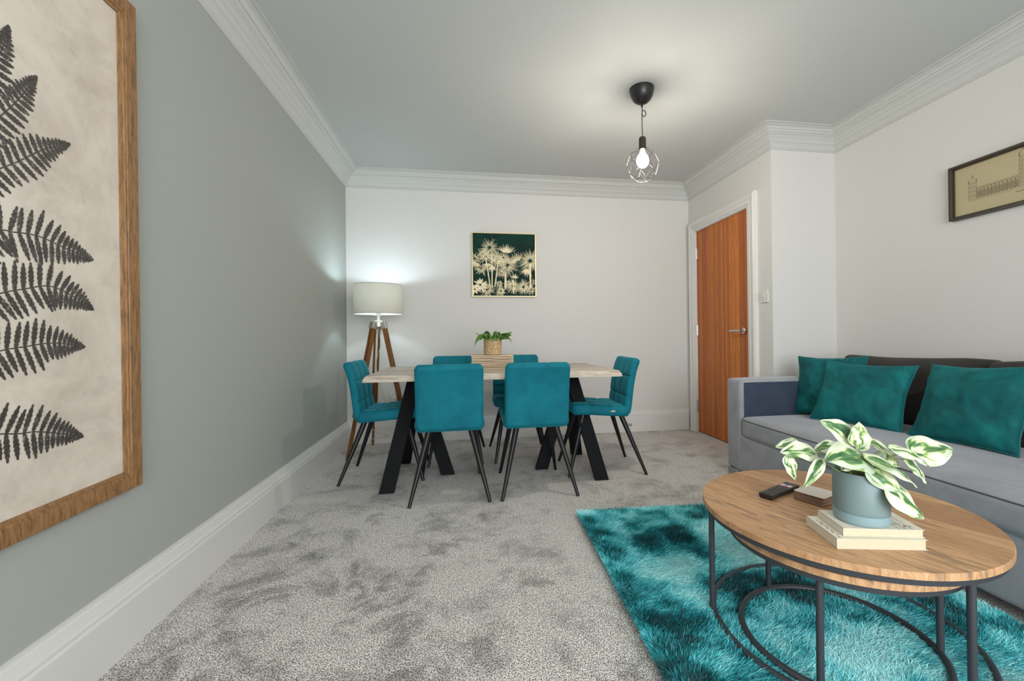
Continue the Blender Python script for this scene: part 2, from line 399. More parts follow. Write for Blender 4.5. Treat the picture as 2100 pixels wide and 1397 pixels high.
# window frame in the front wall, behind the camera
xa, xb = RX(Y0)-3.2, RX(Y0)-0.65
mb = MB()
for x in (xa, xb, (xa+xb)/2): mb.box((x, Y0-0.08, 1.35), (0.06, 0.06, 1.8))
for z in (0.45, 2.25, 1.5): mb.box(((xa+xb)/2, Y0-0.08, z), (xb-xa, 0.06, 0.06))
struct(obj('window_1', mb, 'trim', bev=0.004))

# cornice: one moulding profile run round the ceiling
prof = [(0, -.139), (.006, -.139), (.0085, -.136), (.0085, -.133), (.006, -.131), (.010, -.1275), (.0125, -.125), (.0125, -.122), (.010, -.120),
        (.014, -.110), (.021, -.100), (.031, -.091), (.034, -.0905), (.040, -.080), (.049, -.070), (.052, -.0695), (.060, -.060), (.069, -.053), (.077, -.0505), (.077, -.044),
        (.083, -.0425), (.0885, -.039), (.0905, -.034), (.0905, -.028), (.099, -.028), (.101, -.023), (.107, -.0175), (.116, -.0135), (.127, -.012), (.127, -.0065), (.147, -.0065), (.147, 0)]
mb = MB(); P = []
for o_, z in prof:
    row = [(p.x, p.y, CE+z) for p in inset(o_)]; row.append(row[0]); P.append(row)
mb.grid(P); struct(obj('trim_1', mb, 'cornice', fix=False, smooth=True, ang=22))

# skirting boards with a moulded top
sprof = [(0.034, 0), (0.034, .150), (0.030, .156), (0.027, .157), (0.029, .162), (.028, .168), (.024, .172), (.022, .173), (.020, .181), (.015, .189), (.014, .194), (.010, .198), (.009, .205), (0, .207)]
def skirt(name, i, j, cut=None):
    P = []
    for o_, z in sprof:
        q = inset(o_); a, b_ = q[i], q[j]
        if cut: b_ = Vector((b_.x, cut)) if cut else b_
        P.append([(a.x, a.y, z), (b_.x, b_.y, z)])
    struct(obj(name, MB().grid(P), 'trim', smooth=True, ang=25, fix=False))
skirt('baseboard_left', 0, 1); skirt('baseboard_back', 1, 2); skirt('baseboard_step', 3, 4); skirt('baseboard_right', 4, 5)
P = [[(inset(o_)[3].x, DY0-0.10, z), (inset(o_)[3].x, inset(o_)[3].y, z)] for o_, z in sprof]
struct(obj('baseboard_door', MB().grid(P), 'trim', smooth=True, ang=25, fix=False))

# door architrave (moulded) : profile swept up, across and down
ap = [(0.0, 0.0), (0.0, 0.022), (0.010, 0.024), (0.020, 0.020), (0.022, 0.026), (0.030, 0.030), (0.040, 0.028), (0.052, 0.022), (0.056, 0.026), (0.070, 0.034), (0.090, 0.036), (0.098, 0.030), (0.102, 0.030), (0.102, 0)]
P = []
for u_, t in ap:
    x = R1-t
    P.append([(x, DY1+0.004+u_, 0), (x, DY1+0.004+u_, DT+0.002+u_), (x, DY0-0.004-u_, DT+0.002+u_), (x, DY0-0.004-u_, 0)])
struct(obj('trim_2', MB().grid(P), 'trim', smooth=True, ang=20, fix=False))
# jamb lining
mb = MB().box((R1+0.05, DY1+0.008, DT/2), (0.12, 0.012, DT)).box((R1+0.05, DY0-0.008, DT/2), (0.12, 0.012, DT)).box((R1+0.05, (DY0+DY1)/2, DT+0.004), (0.12, DY1-DY0+0.02, 0.01))
mb.box((R1+0.11, (DY0+DY1)/2, DT/2), (0.01, DY1-DY0+0.02, DT))
struct(obj('trim_3', mb, 'trim'))
# door leaf
dr = obj('door_1', MB().box((R1+0.024, (DY0+DY1)/2, DT/2+0.003), (0.044, DY1-DY0-0.006, DT-0.010)), 'door_wood', bev=0.0015)
struct(dr)
for z in (1.755, 1.0, 0.26):
    h = MB().tube([(R1-0.006, DY1-0.001, z-0.052), (R1-0.006, DY1-0.001, z+0.052)], 0.0065, 12)
    for q in (-0.026, 0, 0.026): h.tube([(R1-0.006, DY1-0.001, z+q-0.001), (R1-0.006, DY1-0.001, z+q+0.001)], 0.0075, 12)
    h.box((R1-0.001, DY1-0.012, z), (0.004, 0.026, 0.1))
    obj('hinge', h, 'chrome', dr, smooth=True)
hz, hy = 0.985, 3.262
h = MB().lathe([(0.0, -0.004), (0.026, -0.004), (0.026, -0.010), (0.024, -0.012), (0.010, -0.012), (0.010, -0.05), (0, -0.05)], 32, (R1, hy, hz), 'x')
h.tube([(R1-0.044, hy-0.008, hz), (R1-0.046, hy+0.03, hz), (R1-0.050, hy+0.075, hz), (R1-0.052, hy+0.125, hz-0.001)], [0.010, 0.010, 0.0095, 0.009], 16)
hd = obj('door_handle', h, 'chrome', dr, smooth=True); hd['label'] = 'satin chrome lever handle'

# switch plate beside the door
sw = thing('light_switch', 'white square wall plate with small switch, right of the wooden door', 'wall switch', (R1, 3.006, 1.238))
obj('plate', MB().box((-0.005, 0, 0), (0.010, 0.088, 0.088)), 'white_plastic', sw, bev=0.003)
obj('rocker', MB().box((-0.011, 0, 0), (0.004, 0.022, 0.034)), 'white_plastic', sw, bev=0.001)
for s in (-1, 1): obj('screw', MB().lathe([(0, -0.0115), (0.0028, -0.0115), (0.003, -0.0095), (0, -0.0095)], 12, (0, s*0.031, 0), 'x'), 'chrome', sw)
# socket with a plug behind the lamp
so = thing('wall_socket', 'white double wall socket low behind the tripod lamp with plug in it', 'socket', (-0.66, D, 0.40))
obj('plate', MB().box((0, -0.006, 0), (0.146, 0.012, 0.086)), 'white_plastic', so, bev=0.003)
for x in (-0.036, 0.036): obj('plug', MB().box((x, -0.026, -0.008), (0.044, 0.030, 0.044)), 'white_plastic', so, bev=0.006)
# little door stop on the back skirting
ds = MB().tube([(1.52, D-0.034, 0.088), (1.52, D-0.05, 0.088), (1.53, D-0.10, 0.086)], [0.014, 0.008, 0.008], 12); ds.tube([(1.53, D-0.10, 0.086), (1.532, D-0.118, 0.085)], 0.013, 12)
tag(obj('door_stop', ds, 'chrome', smooth=True), 'tiny chrome door stop on the back skirting behind the right end chair', 'door stop')

# ------------------------------------------------------------------ dining table
TZ = 0.728
dt = thing('dining_table', 'long dining table with pale grey oak plank top on black angled steel legs', 'dining table', (0.168, 3.13, 0))
X0, X1, YA, YB = -0.785, 0.785, -0.42, 0.42
mb = MB(); nx, ny = 60, 30
def edge_path():
    out = []
    for i in range(nx): out.append((X0+(X1-X0)*i/nx, YA))
    for i in range(ny): out.append((X1, YA+(YB-YA)*i/ny))
    for i in range(nx): out.append((X1-(X1-X0)*i/nx, YB))
    for i in range(ny): out.append((X0, YB-(YB-YA)*i/ny))
    return out
ep = edge_path(); k = len(ep)
top = [(x, y, TZ) for x, y in ep]; bot = []; mid = []
for i, (x, y) in enumerate(ep):
    a = ep[i-1]; c_ = ep[(i+1) % k]; d = Vector((c_[0]-a[0], c_[1]-a[1])).normalized(); nn = Vector((d.y, -d.x))
    wv = 0.004*noise.noise(Vector((x*4, y*4, 0)))
    o1 = 0.018+wv
    if i in (0, nx, nx+ny, 2*nx+ny): o1 *= 1.3
    mid.append((x+nn.x*o1*0.75, y+nn.y*o1*0.75, TZ-0.020)); bot.append((x+nn.x*o1, y+nn.y*o1, TZ-0.038))
vs = top+mid+bot; fs = [tuple(range(k)), tuple(range(3*k-1, 2*k-1, -1))]
for r_ in range(2):
    for i in range(k): fs.append((r_*k+i, (r_+1)*k+i, (r_+1)*k+(i+1) % k, r_*k+(i+1) % k))
mb.add(vs, fs); obj('tabletop', mb, 'dining_wood', dt, bev=0.002)
for s, ax in ((-1, -0.545), (1, 0.545)):
    pl = MB().box((ax, 0, TZ-0.042), (0.16, 0.56, 0.008)); obj('mounting_plate', pl, 'table_leg_steel', dt)
    apx = ax
    for fx, fy, ay, dx in ((s*0.685, -0.335, -0.06, 0), (s*0.33, -0.03, 0.02, 0), (s*0.67, 0.30, 0.08, 0)):
        a = Vector((apx+dx, ay, TZ-0.046)); f = Vector((fx, fy, 0))
        # flat bar cut level at the floor
        wv = Vector((1, 0, 0))*0.045; t = Vector((0, 1, 0))*0.018
        vs = [f-wv-t, f+wv-t, f+wv+t, f-wv+t, a-wv-t, a+wv-t, a+wv+t, a-wv+t]
        obj('leg', MB().add(vs, [(3, 2, 1, 0), (4, 5, 6, 7), (0, 1, 5, 4), (1, 2, 6, 5), (2, 3, 7, 6), (3, 0, 4, 7)]), 'table_leg_steel', dt, bev=0.0015)

# ------------------------------------------------------------------ dining chairs
def pathlerp(path, t):
    L = [0]
    for a, b_ in zip(path, path[1:]): L.append(L[-1]+math.dist(a, b_))
    d = t*L[-1]
    for i in range(len(path)-1):
        if d <= L[i+1]+1e-9:
            q = (d-L[i])/(L[i+1]-L[i]); return tuple(path[i][j]+(path[i+1][j]-path[i][j])*q for j in range(len(path[0])))
    return path[-1]
def smoothpath(path, n=40):
    pts = [Vector(p) for p in path]; out = []
    P_ = [pts[0]*2-pts[1]]+pts+[pts[-1]*2-pts[-2]]
    for i in range(1, len(P_)-2):
        for j in range(n):
            t = j/n; a, b_, c_, d = P_[i-1:i+3]
            out.append(0.5*((2*b_)+(c_-a)*t+(2*a-5*b_+4*c_-d)*t*t+(3*b_-a-3*c_+d)*t**3))
    out.append(pts[-1]); return [tuple(p) for p in out]
def slab(path, W, T0, Rc, re, quilt=None, nu=64, nv=72, Rc0=None, crown=0.0):
    """padded panel: side-view centre line path (y,z), half width W, half thickness T0,
    corner radius Rc at the far end (Rc0 at the near end), edge rounding re; quilt = (columns, rows) of stitched squares on the front face"""
    sp = smoothpath(path); Lt = sum(math.dist(a, b_) for a, b_ in zip(sp, sp[1:])); Rc0 = Rc if Rc0 is None else Rc0
    def cosd(n):  # denser near ends
        o = []
        for i in range(n+1):
            x = i/n; o.append(x)
        return [0, 0.004, 0.012, 0.024]+[0.04+0.92*x for x in o]+[0.976, 0.988, 0.996, 1]
    U = cosd(nu); V = cosd(nv); front = []; back = []
    for v_ in V:
        y, z = pathlerp(sp, v_); y2, z2 = pathlerp(sp, min(1, v_+0.01)); y1, z1 = pathlerp(sp, max(0, v_-0.01))
        t = Vector((y2-y1, z2-z1)).normalized(); nrm = Vector((t.y, -t.x))
        dv1 = (1-v_)*Lt; dv0 = v_*Lt
        w_ = W
        if dv1 < Rc: w_ = W-Rc+math.sqrt(max(0, Rc*Rc-(Rc-dv1)**2))
        if dv0 < Rc0: w_ = min(w_, W-Rc0+math.sqrt(max(0, Rc0*Rc0-(Rc0-dv0)**2)))
        fr, bk = [], []
        for u_ in U:
            x = (u_*2-1)*w_
            d = min(w_-abs(x), dv1, dv0)
            e = 1.0 if d >= re else math.sqrt(max(0, 1-(1-d/re)**2))
            th = T0*(e*0.86+0.14*min(1, d/0.003))*1.0
            tf = th+crown*max(0, 1-(x/W)**2)*max(0, 1-(2*v_-1)**2)
            g = 0
            if quilt:
                cx, cy = quilt
                a = (u_*cx) % 1; a = min(a, 1-a)*(2*w_/cx); b2 = (v_*cy) % 1; b2 = min(b2, 1-b2)*(Lt/cy)
                if 0.5/cx < u_ < 1-0.5/cx: g = max(g, math.exp(-(a/0.0045)**2))
                if 0.5/cy < v_ < 1-0.5/cy: g = max(g, math.exp(-(b2/0.0045)**2))
                tf += 0.004*min(1, a/0.03)*min(1, b2/0.03)
            fy = nrm*(tf-g*0.006); by = nrm*-th
            fr.append((x, y+fy.x, z+fy.y)); bk.append((x, y+by.x, z+by.y))
        front.append(fr); back.append(bk)
    mb = MB(); mb.grid(front); mb.grid([r_[::-1] for r_ in back])
    # rim
    a = len(front); b_ = len(front[0])
    rim = [(i, 0) for i in range(a)]+[(a-1, j) for j in range(1, b_)]+[(i, b_-1) for i in range(a-2, -1, -1)]+[(0, j) for j in range(b_-2, 0, -1)]
    vs = [front[i][j] for i, j in rim]+[back[i][j] for i, j in rim]; n = len(rim)
    mb.add(vs, [(i, (i+1) % n, n+(i+1) % n, n+i) for i in range(n)])
    return mb
def make_chair(label, loc, rz):
    t = thing('dining_chair', label, 'chair', loc, rz, None)
    # backrest: y is depth (front = +y), path from the bottom up; front face is +y
    bp_ = [(-0.150, 0.405), (-0.160, 0.46), (-0.170, 0.54), (-0.183, 0.63), (-0.203, 0.72), (-0.232, 0.795)]
    obj('backrest', slab([(y, z) for y, z in bp_], 0.198, 0.027, 0.035, 0.024, (3, 3), Rc0=0.045), 'teal', t, smooth=True, ang=60)
    se = [(-0.175, 0.425), (-0.12, 0.432), (0.0, 0.440), (0.15, 0.452), (0.235, 0.450)]
    # seat path runs back to front; the stitched face must point up
    obj('seat', slab([(y, z) for y, z in se][::-1], 0.207, 0.036, 0.05, 0.028, (3, 3), Rc0=0.05), 'teal', t, smooth=True, ang=60)
    fr = MB()
    for s in (-1, 1):
        fr.bar((s*0.125, -0.13, 0.398), (-s*0.13, 0.15, 0.402), 0.035, 0.012, (0, 0, 1))
    obj('seat_frame', fr, 'black_metal', t)
    for s in (-1, 1):
        for a, f in (((s*0.122, -0.125, 0.402), (s*0.226, -0.272, 0)), ((s*0.125, 0.145, 0.408), (s*0.198, 0.262, 0))):
            a, f = Vector(a), Vector(f)
            obj('leg', MB().tube([a, a+(f-a)*0.5, f], [0.0185, 0.0145, 0.0095], 20), 'black_metal', t, smooth=True)
    tg = obj('care_tag', MB().box((-0.208, -0.045, 0.438), (0.003, 0.032, 0.010)), 'gold_tag', t, bev=0.001)
    tg['label'] = 'small gold fabric tag'
    return t
G = 'teal velvet dining chairs around the table'
ch = make_chair('teal velvet dining chair seen from behind, front left of the table', (-0.128, 2.795, 0), R(1.5)); ch['group'] = G
dup(ch, (0.398, 2.80, 0), R(0.5), 'teal velvet dining chair seen from behind, front right of the table', G)
dup(ch, (-0.575, 3.195, 0), R(-91), 'teal velvet dining chair at the left end of the table, beside the tripod lamp', G)
dup(ch, (0.918, 3.068, 0), R(88.5), 'teal velvet dining chair at the right end of the table, gold tag on its side', G)
dup(ch, (-0.115, 3.545, 0), R(180), 'teal velvet dining chair behind the table on the left, mostly hidden by the table', G)
dup(ch, (0.382, 3.545, 0), R(179), 'teal velvet dining chair behind the table on the right, mostly hidden by the table', G)

# ------------------------------------------------------------------ things on the dining table
mats_g = 'wooden placemats stacked on the dining table'
labs = ['bottommost', 'second from the bottom', 'third from the bottom', 'fourth from the bottom', 'middle', 'fourth from the top', 'third from the top', 'second from the top', 'topmost']
for i in range(9):
    mb = MB(); nx = 14; P = []; z0 = TZ+0.0005+i*0.0108
    ph = random.random()*6; am = 0.0009
    for side in (0, 1):
        rows = []
        for j in range(6):
            row = []
            for q in range(nx+1):
                x = -0.147+0.294*q/nx; y = -0.105+0.21*j/5
                row.append((x, y, am*math.sin(q/nx*5+ph)*math.sin(PI*q/nx)+(0.0088 if side else 0.001)))
            rows.append(row)
        P.append(rows)
    mb.grid(P[1]); mb.grid([r_[::-1] for r_ in P[0]])
    a = 6; b_ = nx+1; rim = [(q, 0) for q in range(a)]+[(a-1, j) for j in range(1, b_)]+[(q, b_-1) for q in range(a-2, -1, -1)]+[(0, j) for j in range(b_-2, 0, -1)]
    vs = [P[1][q][j] for q, j in rim]+[P[0][q][j] for q, j in rim]; n = len(rim); mb.add(vs, [(q, (q+1) % n, n+(q+1) % n, n+q) for q in range(n)])
    o = obj('placemat', mb, 'pale_mat', bev=0.001); o.location = (0.157+random.uniform(-.003, .003), 3.185, z0); o.rotation_euler = (0, 0, R(-2+random.uniform(-.8, .8)))
    tag(o, 'wooden placemat stacked under the fern basket, '+labs[i], 'placemat', mats_g)
o = obj('placemat', MB().box((0, 0, 0), (0.28, 0.20, 0.009)), 'pale_mat', bev=0.002); o.location = (0.06, 3.42, TZ+0.005); o.rotation_euler = (0, 0, R(4))
tag(o, 'single pale wooden placemat lying flat behind the stack', 'placemat')
BZ = TZ+0.0005+9*0.0108
bk = thing('fern_basket', 'small green fern in a round woven seagrass basket on the placemat stack', 'potted plant', (0.160, 3.185, BZ))
mb = MB(); rows = 11
for i in range(rows):
    z = 0.006+i*0.0105; pts = []
    for q in range(60):
        a = 2*PI*q/60; r_ = 0.058+0.0022*(1 if (q//3+i) % 2 else -1); pts.append((r_*math.cos(a), r_*math.sin(a), z+0.0015*math.sin(a*9+i)))
    mb.tube(pts, 0.0058, 6, closed=True)
mb.lathe([(0, 0.0015), (0.056, 0.0015), (0.056, 0.114), (0.052, 0.116), (0.050, 0.108), (0, 0.106)], 32)
obj('basket', mb, 'weave', bk, smooth=True, ang=60)
def frond_mb(base, d, up, L, n, wmax, curl=0.0):
    """arching fern frond with narrow leaflets"""
    base = Vector(base); d = Vector(d).normalized(); mb = MB(); pts = []; rl_ = random.uniform(-1.0, 1.0)
    for i in range(n+1):
        t = i/n; p = base+d*L*t*(1-0.15*t)+Vector((0, 0, up*(t-1.15*t*t)+curl*t**3)); pts.append(p)
    mb.tube(pts, [0.0013*(1-0.8*i/n) for i in range(n+1)], 5)
    for i in range(2, n):
        t = i/n; tg = (pts[i+1]-pts[i-1]).normalized(); s_ = tg.cross(Vector((0, 0, 1)))
        s_ = s_.normalized() if s_.length > 0.01 else Vector((1, 0, 0)); s_ = Matrix.Rotation(rl_, 3, tg) @ s_; nn = s_.cross(tg).normalized()
        w_ = wmax*math.sin(PI*min(1, 0.15+t*0.85))**0.8*(1-0.35*t)
        for s in (-1, 1):
            a = pts[i]; dr = (s_*s+tg*0.55-nn*0.25).normalized(); tip = a+dr*w_; hw = tg*0.0052; m_ = a+dr*w_*0.5+nn*0.002
            mb.add([a-hw*.6, m_-hw, tip, m_+hw, a+hw*.6, m_+nn*0.001], [(0, 1, 5), (1, 2, 5), (2, 3, 5), (3, 4, 5), (4, 0, 5)])
    return mb
random.seed(11)
sp = [(-1, 0.1, .13, .07, .05), (-.9, -.5, .11, .06, 0), (1, .1, .13, .08, .0), (.9, -.4, .14, .07, 0), (.3, -1, .08, .09, 0), (-.4, -1, .09, .08, 0), (-.8, .5, .09, .19, .05), (.6, .6, .09, .22, .04), (.3, .2, .07, .20, .04), (-.4, .1, .07, .19, .04), (-1, -.3, .15, .13, -.04), (1, -.3, .16, .14, -.02),
      (-.2, -.9, .09, .12, .02), (.5, -.7, .11, .09, .02), (-.95, -.1, .14, .10, -.02), (-.5, -.6, .10, .11, .03), (.15, -.6, .06, .13, .03), (.95, .2, .16, .07, .05),
      (.8, .5, .12, .10, .02), (-.8, .5, .11, .10, .0), (0, -1, .07, .10, 0), (.7, -.8, .10, .06, 0), (-.75, -.8, .09, .08, 0), (1, -.1, .15, .10, .03)]
for dx, dy, L, up, cu in sp:
    obj('frond', frond_mb((dx*.012, dy*.012, 0.104), (dx, dy, 0.15), up, L, 22, 0.036, cu), 'fern', bk, fix=False)

# ------------------------------------------------------------------ floor lamp
fl_ = thing('tripod_floor_lamp', 'tripod floor lamp with brown wooden legs and lit cream drum shade in the corner', 'floor lamp', (LAMPC[0], LAMPC[1], 0))
mb = MB(); n = 64; zb, zt = 1.155, 1.397
for r_ in (0.194, 0.1925):
    vs = [(r_*math.cos(2*PI*j/n), r_*math.sin(2*PI*j/n), z) for z in (zb, zt) for j in range(n)]
    mb.add(vs, [(j, (j+1) % n, n+(j+1) % n, n+j) for j in range(n)])
sh = obj('lamp_shade', mb, 'shade', fl_, smooth=True, fix=False)
mb = MB()
for z in (zb, zt): obj('shade_ring', MB().tube([(0.1935*math.cos(2*PI*j/n), 0.1935*math.sin(2*PI*j/n), z) for j in range(n)], 0.0016, 6, closed=True), 'nickel', sh, smooth=True)
mb = MB().tube([(-0.192, 0, zb+0.03), (0, 0, zb+0.012), (0.192, 0, zb+0.03)], 0.0018, 6).tube([(0, -0.192, zb+0.03), (0, 0, zb+0.012), (0, 0.192, zb+0.03)], 0.0018, 6)
obj('shade_spider', mb, 'nickel', sh)
obj('lamp_holder', MB().lathe([(0, 1.085), (0.030, 1.085), (0.034, 1.092), (0.030, 1.100), (0.012, 1.104), (0.010, 1.13), (0.018, 1.16), (0.018, 1.215), (0, 1.215)], 24), 'white_plastic', fl_, smooth=True)
obj('light_bulb', MB().lathe([(0, 1.215), (0.012, 1.216), (0.020, 1.235), (0.029, 1.262), (0.030, 1.28), (0.024, 1.302), (0.012, 1.314), (0, 1.317)], 24), 'cool_bulb', fl_, smooth=True)
bpy.data.objects['floor_lamp_bulb_light'].location = (LAMPC[0], LAMPC[1], 1.335)
hub = MB().lathe([(0, 1.05), (0.045, 1.05), (0.045, 1.086), (0, 1.086)], 24); obj('hub', hub, 'nickel', fl_, smooth=True)
feet = [(-0.20, -0.20), (-0.115, 0.285), (0.262, -0.04)]
for fx, fy in feet:
    f = Vector((fx, fy, 0)); d2 = Vector((fx, fy, 0)).normalized(); a = d2*0.042+Vector((0, 0, 1.085)); side = Vector((-d2.y, d2.x, 0))
    ax = (f-a)
    lg = MB()
    for s in (-1, 1): lg.bar(a+side*s*0.017, a+ax*0.70+side*s*0.017, 0.030, 0.014, side)
    leg = obj('leg', lg, 'lamp_wood', fl_, bev=0.001)
    obj('lower_leg', MB().bar(a+ax*0.45, f, 0.028, 0.016, side), 'lamp_wood', leg, bev=0.001)
    obj('bracket', MB().bar(a-ax*0.004, a+ax*0.05, 0.040, 0.056, side), 'nickel', leg, bev=0.002)
    obj('leg_clamp', MB().bar(a+ax*0.66, a+ax*0.705, 0.036, 0.052, side), 'nickel', leg, bev=0.002)
    kn = a+ax*0.62; obj('wing_screw', MB().tube([kn-side*0.0, kn+d2*0.04+side*0.012], 0.004, 8).box(kn+d2*0.042+side*0.012, (0.006, 0.022, 0.012)), 'table_leg_steel', leg)
mb = MB(); cz = 0.345
for fx, fy in feet: mb.tube([(0, 0, cz-0.012), (fx*0.68, fy*0.68, cz+0.01)], 0.0018, 6)
mb.lathe([(0, cz-0.018), (0.014, cz-0.018), (0.014, cz-0.008), (0.007, cz-0.006), (0.007, cz+0.012), (0, cz+0.012)], 16)
obj('spreader_chain', mb, 'table_leg_steel', fl_)
cab = smoothpath([(0.0, 0, 1.05), (0.02, -0.03, 0.9), (-0.03, 0.04, 0.72), (0.03, -0.02, 0.52), (0.045, -0.03, 0.40), (-0.05, -0.06, 0.22), (0.07, 0.0, 0.13), (-0.085, 0.10, 0.09), (-0.09, 0.12, 0.0045), (-0.02, 0.08, 0.0035), (0.06, 0.04, 0.0035), (0.11, 0.09, 0.0035), (0.14, 0.03, 0.0035), (0.08, 0.0, 0.004), (0.10, 0.15, 0.0035), (0.10, 0.29, 0.01), (0.075, 0.30, 0.3), (0.065, 0.322, 0.385)], 8)
obj('power_cable', MB().tube(cab, 0.0028, 6), 'cable', fl_, smooth=True)

# ------------------------------------------------------------------ pendant
pn = thing('pendant_light', 'black pendant light with lit bulb in a wire cage hanging from the ceiling', 'pendant light', (PEND[0], PEND[1], CE))
mb = MB().lathe([(0.074, 0), (0.074, -0.004), (0.072, -0.02), (0.066, -0.045), (0.054, -0.068), (0.036, -0.084), (0.016, -0.092), (0.007, -0.094), (0.006, -0.112), (0, -0.112)], 48)
obj('ceiling_rose', mb, 'black_plastic', pn, smooth=True, ang=60)
cord = [(0, 0, -0.105), (0.001, 0, -0.13)]
for j in range(13): a = 2*PI*j/12; cord.append((0.012-0.012*math.cos(a), 0.002*j/12, -0.150-0.020*math.sin(a)))
cord += [(0.0, 0.002, -0.18), (-0.001, 0, -0.22), (0.002, 0, -0.30)]
obj('cord', MB().tube(cord, 0.0027, 8), 'black_plastic', pn, smooth=True)
obj('lamp_holder', MB().lathe([(0, -0.298), (0.016, -0.298), (0.020, -0.302), (0.0215, -0.31), (0.0215, -0.372), (0, -0.372)], 32), 'dark_frame', pn, smooth=True)
obj('light_bulb', MB().lathe([(0.012, -0.372), (0.014, -0.385), (0.020, -0.400), (0.030, -0.413), (0.036, -0.428), (0.038, -0.443), (0.036, -0.458), (0.030, -0.471), (0.018, -0.481), (0, -0.485)], 32), 'warm_bulb', pn, smooth=True)
bpy.data.objects['pendant_bulb_light'].location = (PEND[0], PEND[1], CE-0.515)
def ringp(r_, z, n, ph): return [(r_*math.cos(2*PI*(j+ph)/n), r_*math.sin(2*PI*(j+ph)/n), z) for j in range(n)]
Ra = ringp(0.026, -0.368, 6, 0); Rb = ringp(0.078, -0.405, 6, 0); Rc_ = ringp(0.098, -0.460, 6, 0.5); Rd = ringp(0.084, -0.525, 6, 0); Re = ringp(0.046, -0.560, 6, 0.5)
mb = MB()
def wire(a, b_): mb.tube([a, b_], 0.0011, 6)
for j in range(6):
    k2 = (j+1) % 6
    wire(Ra[j], Ra[k2]); wire(Ra[j], Rb[j]); wire(Rb[j], Rc_[j]); wire(Rb[k2], Rc_[j]); wire(Rb[j], Rb[k2]) if j % 2 else None
    wire(Rc_[j], Rd[j]); wire(Rc_[j], Rd[k2]); wire(Rd[k2], Re[j]); wire(Rd[j], Re[j]); wire(Re[j], Re[k2])
obj('wire_cage', mb, 'black_metal', pn)

# ------------------------------------------------------------------ sofa
XS = 1.743
sf = thing('sofa', 'long grey velvet sofa with one wide seat cushion and darker back cushions along right wall', 'sofa', (XS, 0, 0))
YE, YN = 2.772, 0.42          # far arm outer face, near arm outer face
XB = 0.915
def rbox(name, lo, hi, mat, bev, parent=sf):
    c = [(a+b_)/2 for a, b_ in zip(lo, hi)]; d = [b_-a for a, b_ in zip(lo, hi)]
    mb = MB(); mb.box(c, d); return obj(name, mb, mat, parent, bev=bev)
def softbox(lo, hi, r_, puff=(0, 0, 0), n=(10, 30, 6), nz=0.0, seed=0):
    """rounded cushion block: superellipsoid-style rounding of the box edges plus a crown"""
    mb = MB(); c = [(a+b_)/2 for a, b_ in zip(lo, hi)]; h = [(b_-a)/2 for a, b_ in zip(lo, hi)]
    def f(p):
        q = []; 
        core = [max(-h[i]+r_, min(h[i]-r_, p[i])) for i in range(3)]
        d = Vector([p[i]-core[i] for i in range(3)])
        if d.length > 1e-9: d = d.normalized()*r_
        q = [core[i]+d[i] for i in range(3)]
        for i in range(3):
            j, k_ = (i+1) % 3, (i+2) % 3
            fa = max(0, 1-(q[j]/h[j])**4)*max(0, 1-(q[k_]/h[k_])**4)
            q[i] += puff[i]*fa*(q[i]/h[i])
        if nz:
            nv = noise.noise(Vector((q[0]*5+seed, q[1]*4, q[2]*5)))
            q = [q[i]+nz*nv*(q[i]/h[i]) for i in range(3)]
        return tuple(q[i]+c[i] for i in range(3))
    def lin(k_, n_):
        e = [-h[k_], -h[k_]+r_*0.12, -h[k_]+r_*0.3, -h[k_]+r_*0.6]; m_ = [-h[k_]+r_+(2*h[k_]-2*r_)*i/n_ for i in range(n_+1)]
        return e+m_+[-x for x in e[::-1]]
    A = [lin(i, n[i]) for i in range(3)]
    for i in range(3):
        j, k_ = (i+1) % 3, (i+2) % 3
        for s in (-1, 1):
            rows = []
            for u_ in A[j]:
                row = []
                for v_ in A[k_]:
                    p = [0, 0, 0]; p[i] = s*h[i]; p[j] = u_; p[k_] = v_; row.append(f(p))
                rows.append(row)
            mb.grid(rows)
    return mb
SB = 0.05
fr = MB()
obj('base', softbox((0.002, YN+0.05, SB), (XB-0.004, YE-0.05, 0.292), 0.022, n=(8, 20, 4)), 'sofa', sf, smooth=True, ang=60)
obj('arm', softbox((-0.001, YE-0.155, SB+0.004), (XB, YE+0.002, 0.655), 0.024, (0, 0, 0.004), (12, 4, 10)), 'sofa', sf, smooth=True, ang=60)
obj('arm', softbox((-0.001, YN-0.002, SB+0.004), (XB, YN+0.155, 0.655), 0.024, (0, 0, 0.004), (12, 4, 10)), 'sofa', sf, smooth=True, ang=60)
pn_ = obj('arm_shade_panel', softbox((0.026, YE-0.159, 0.28), (0.80, YE-0.150, 0.637), 0.004, n=(8, 2, 6)), 'sofa_nap_shade', sf, smooth=True, ang=60); pn_['label'] = 'grey velvet inner side of the arm, its darker nap shade painted in slate blue'  # thin panel carrying the shade painted onto the arm's inner face
obj('back_frame', softbox((0.85, YN+0.15, 0.28), (XB, YE-0.15, 0.66), 0.03, n=(4, 20, 6)), 'sofa_back', sf, smooth=True, ang=60)
seat = obj('seat_cushion', softbox((-0.004, YN+0.160, 0.284), (0.80, YE-0.162, 0.418), 0.030, (0.010, 0, 0.018), (14, 40, 6), 0.0), 'sofa', sf, smooth=True, ang=60)
pp = [(-0.0030-0.0076*(1-abs(i/20-1)**4), YN+0.19+(YE-YN-0.38)*i/40, 0.397) for i in range(41)]
obj('seat_piping', MB().tube(pp, 0.003, 8), 'seam', seat, smooth=True)
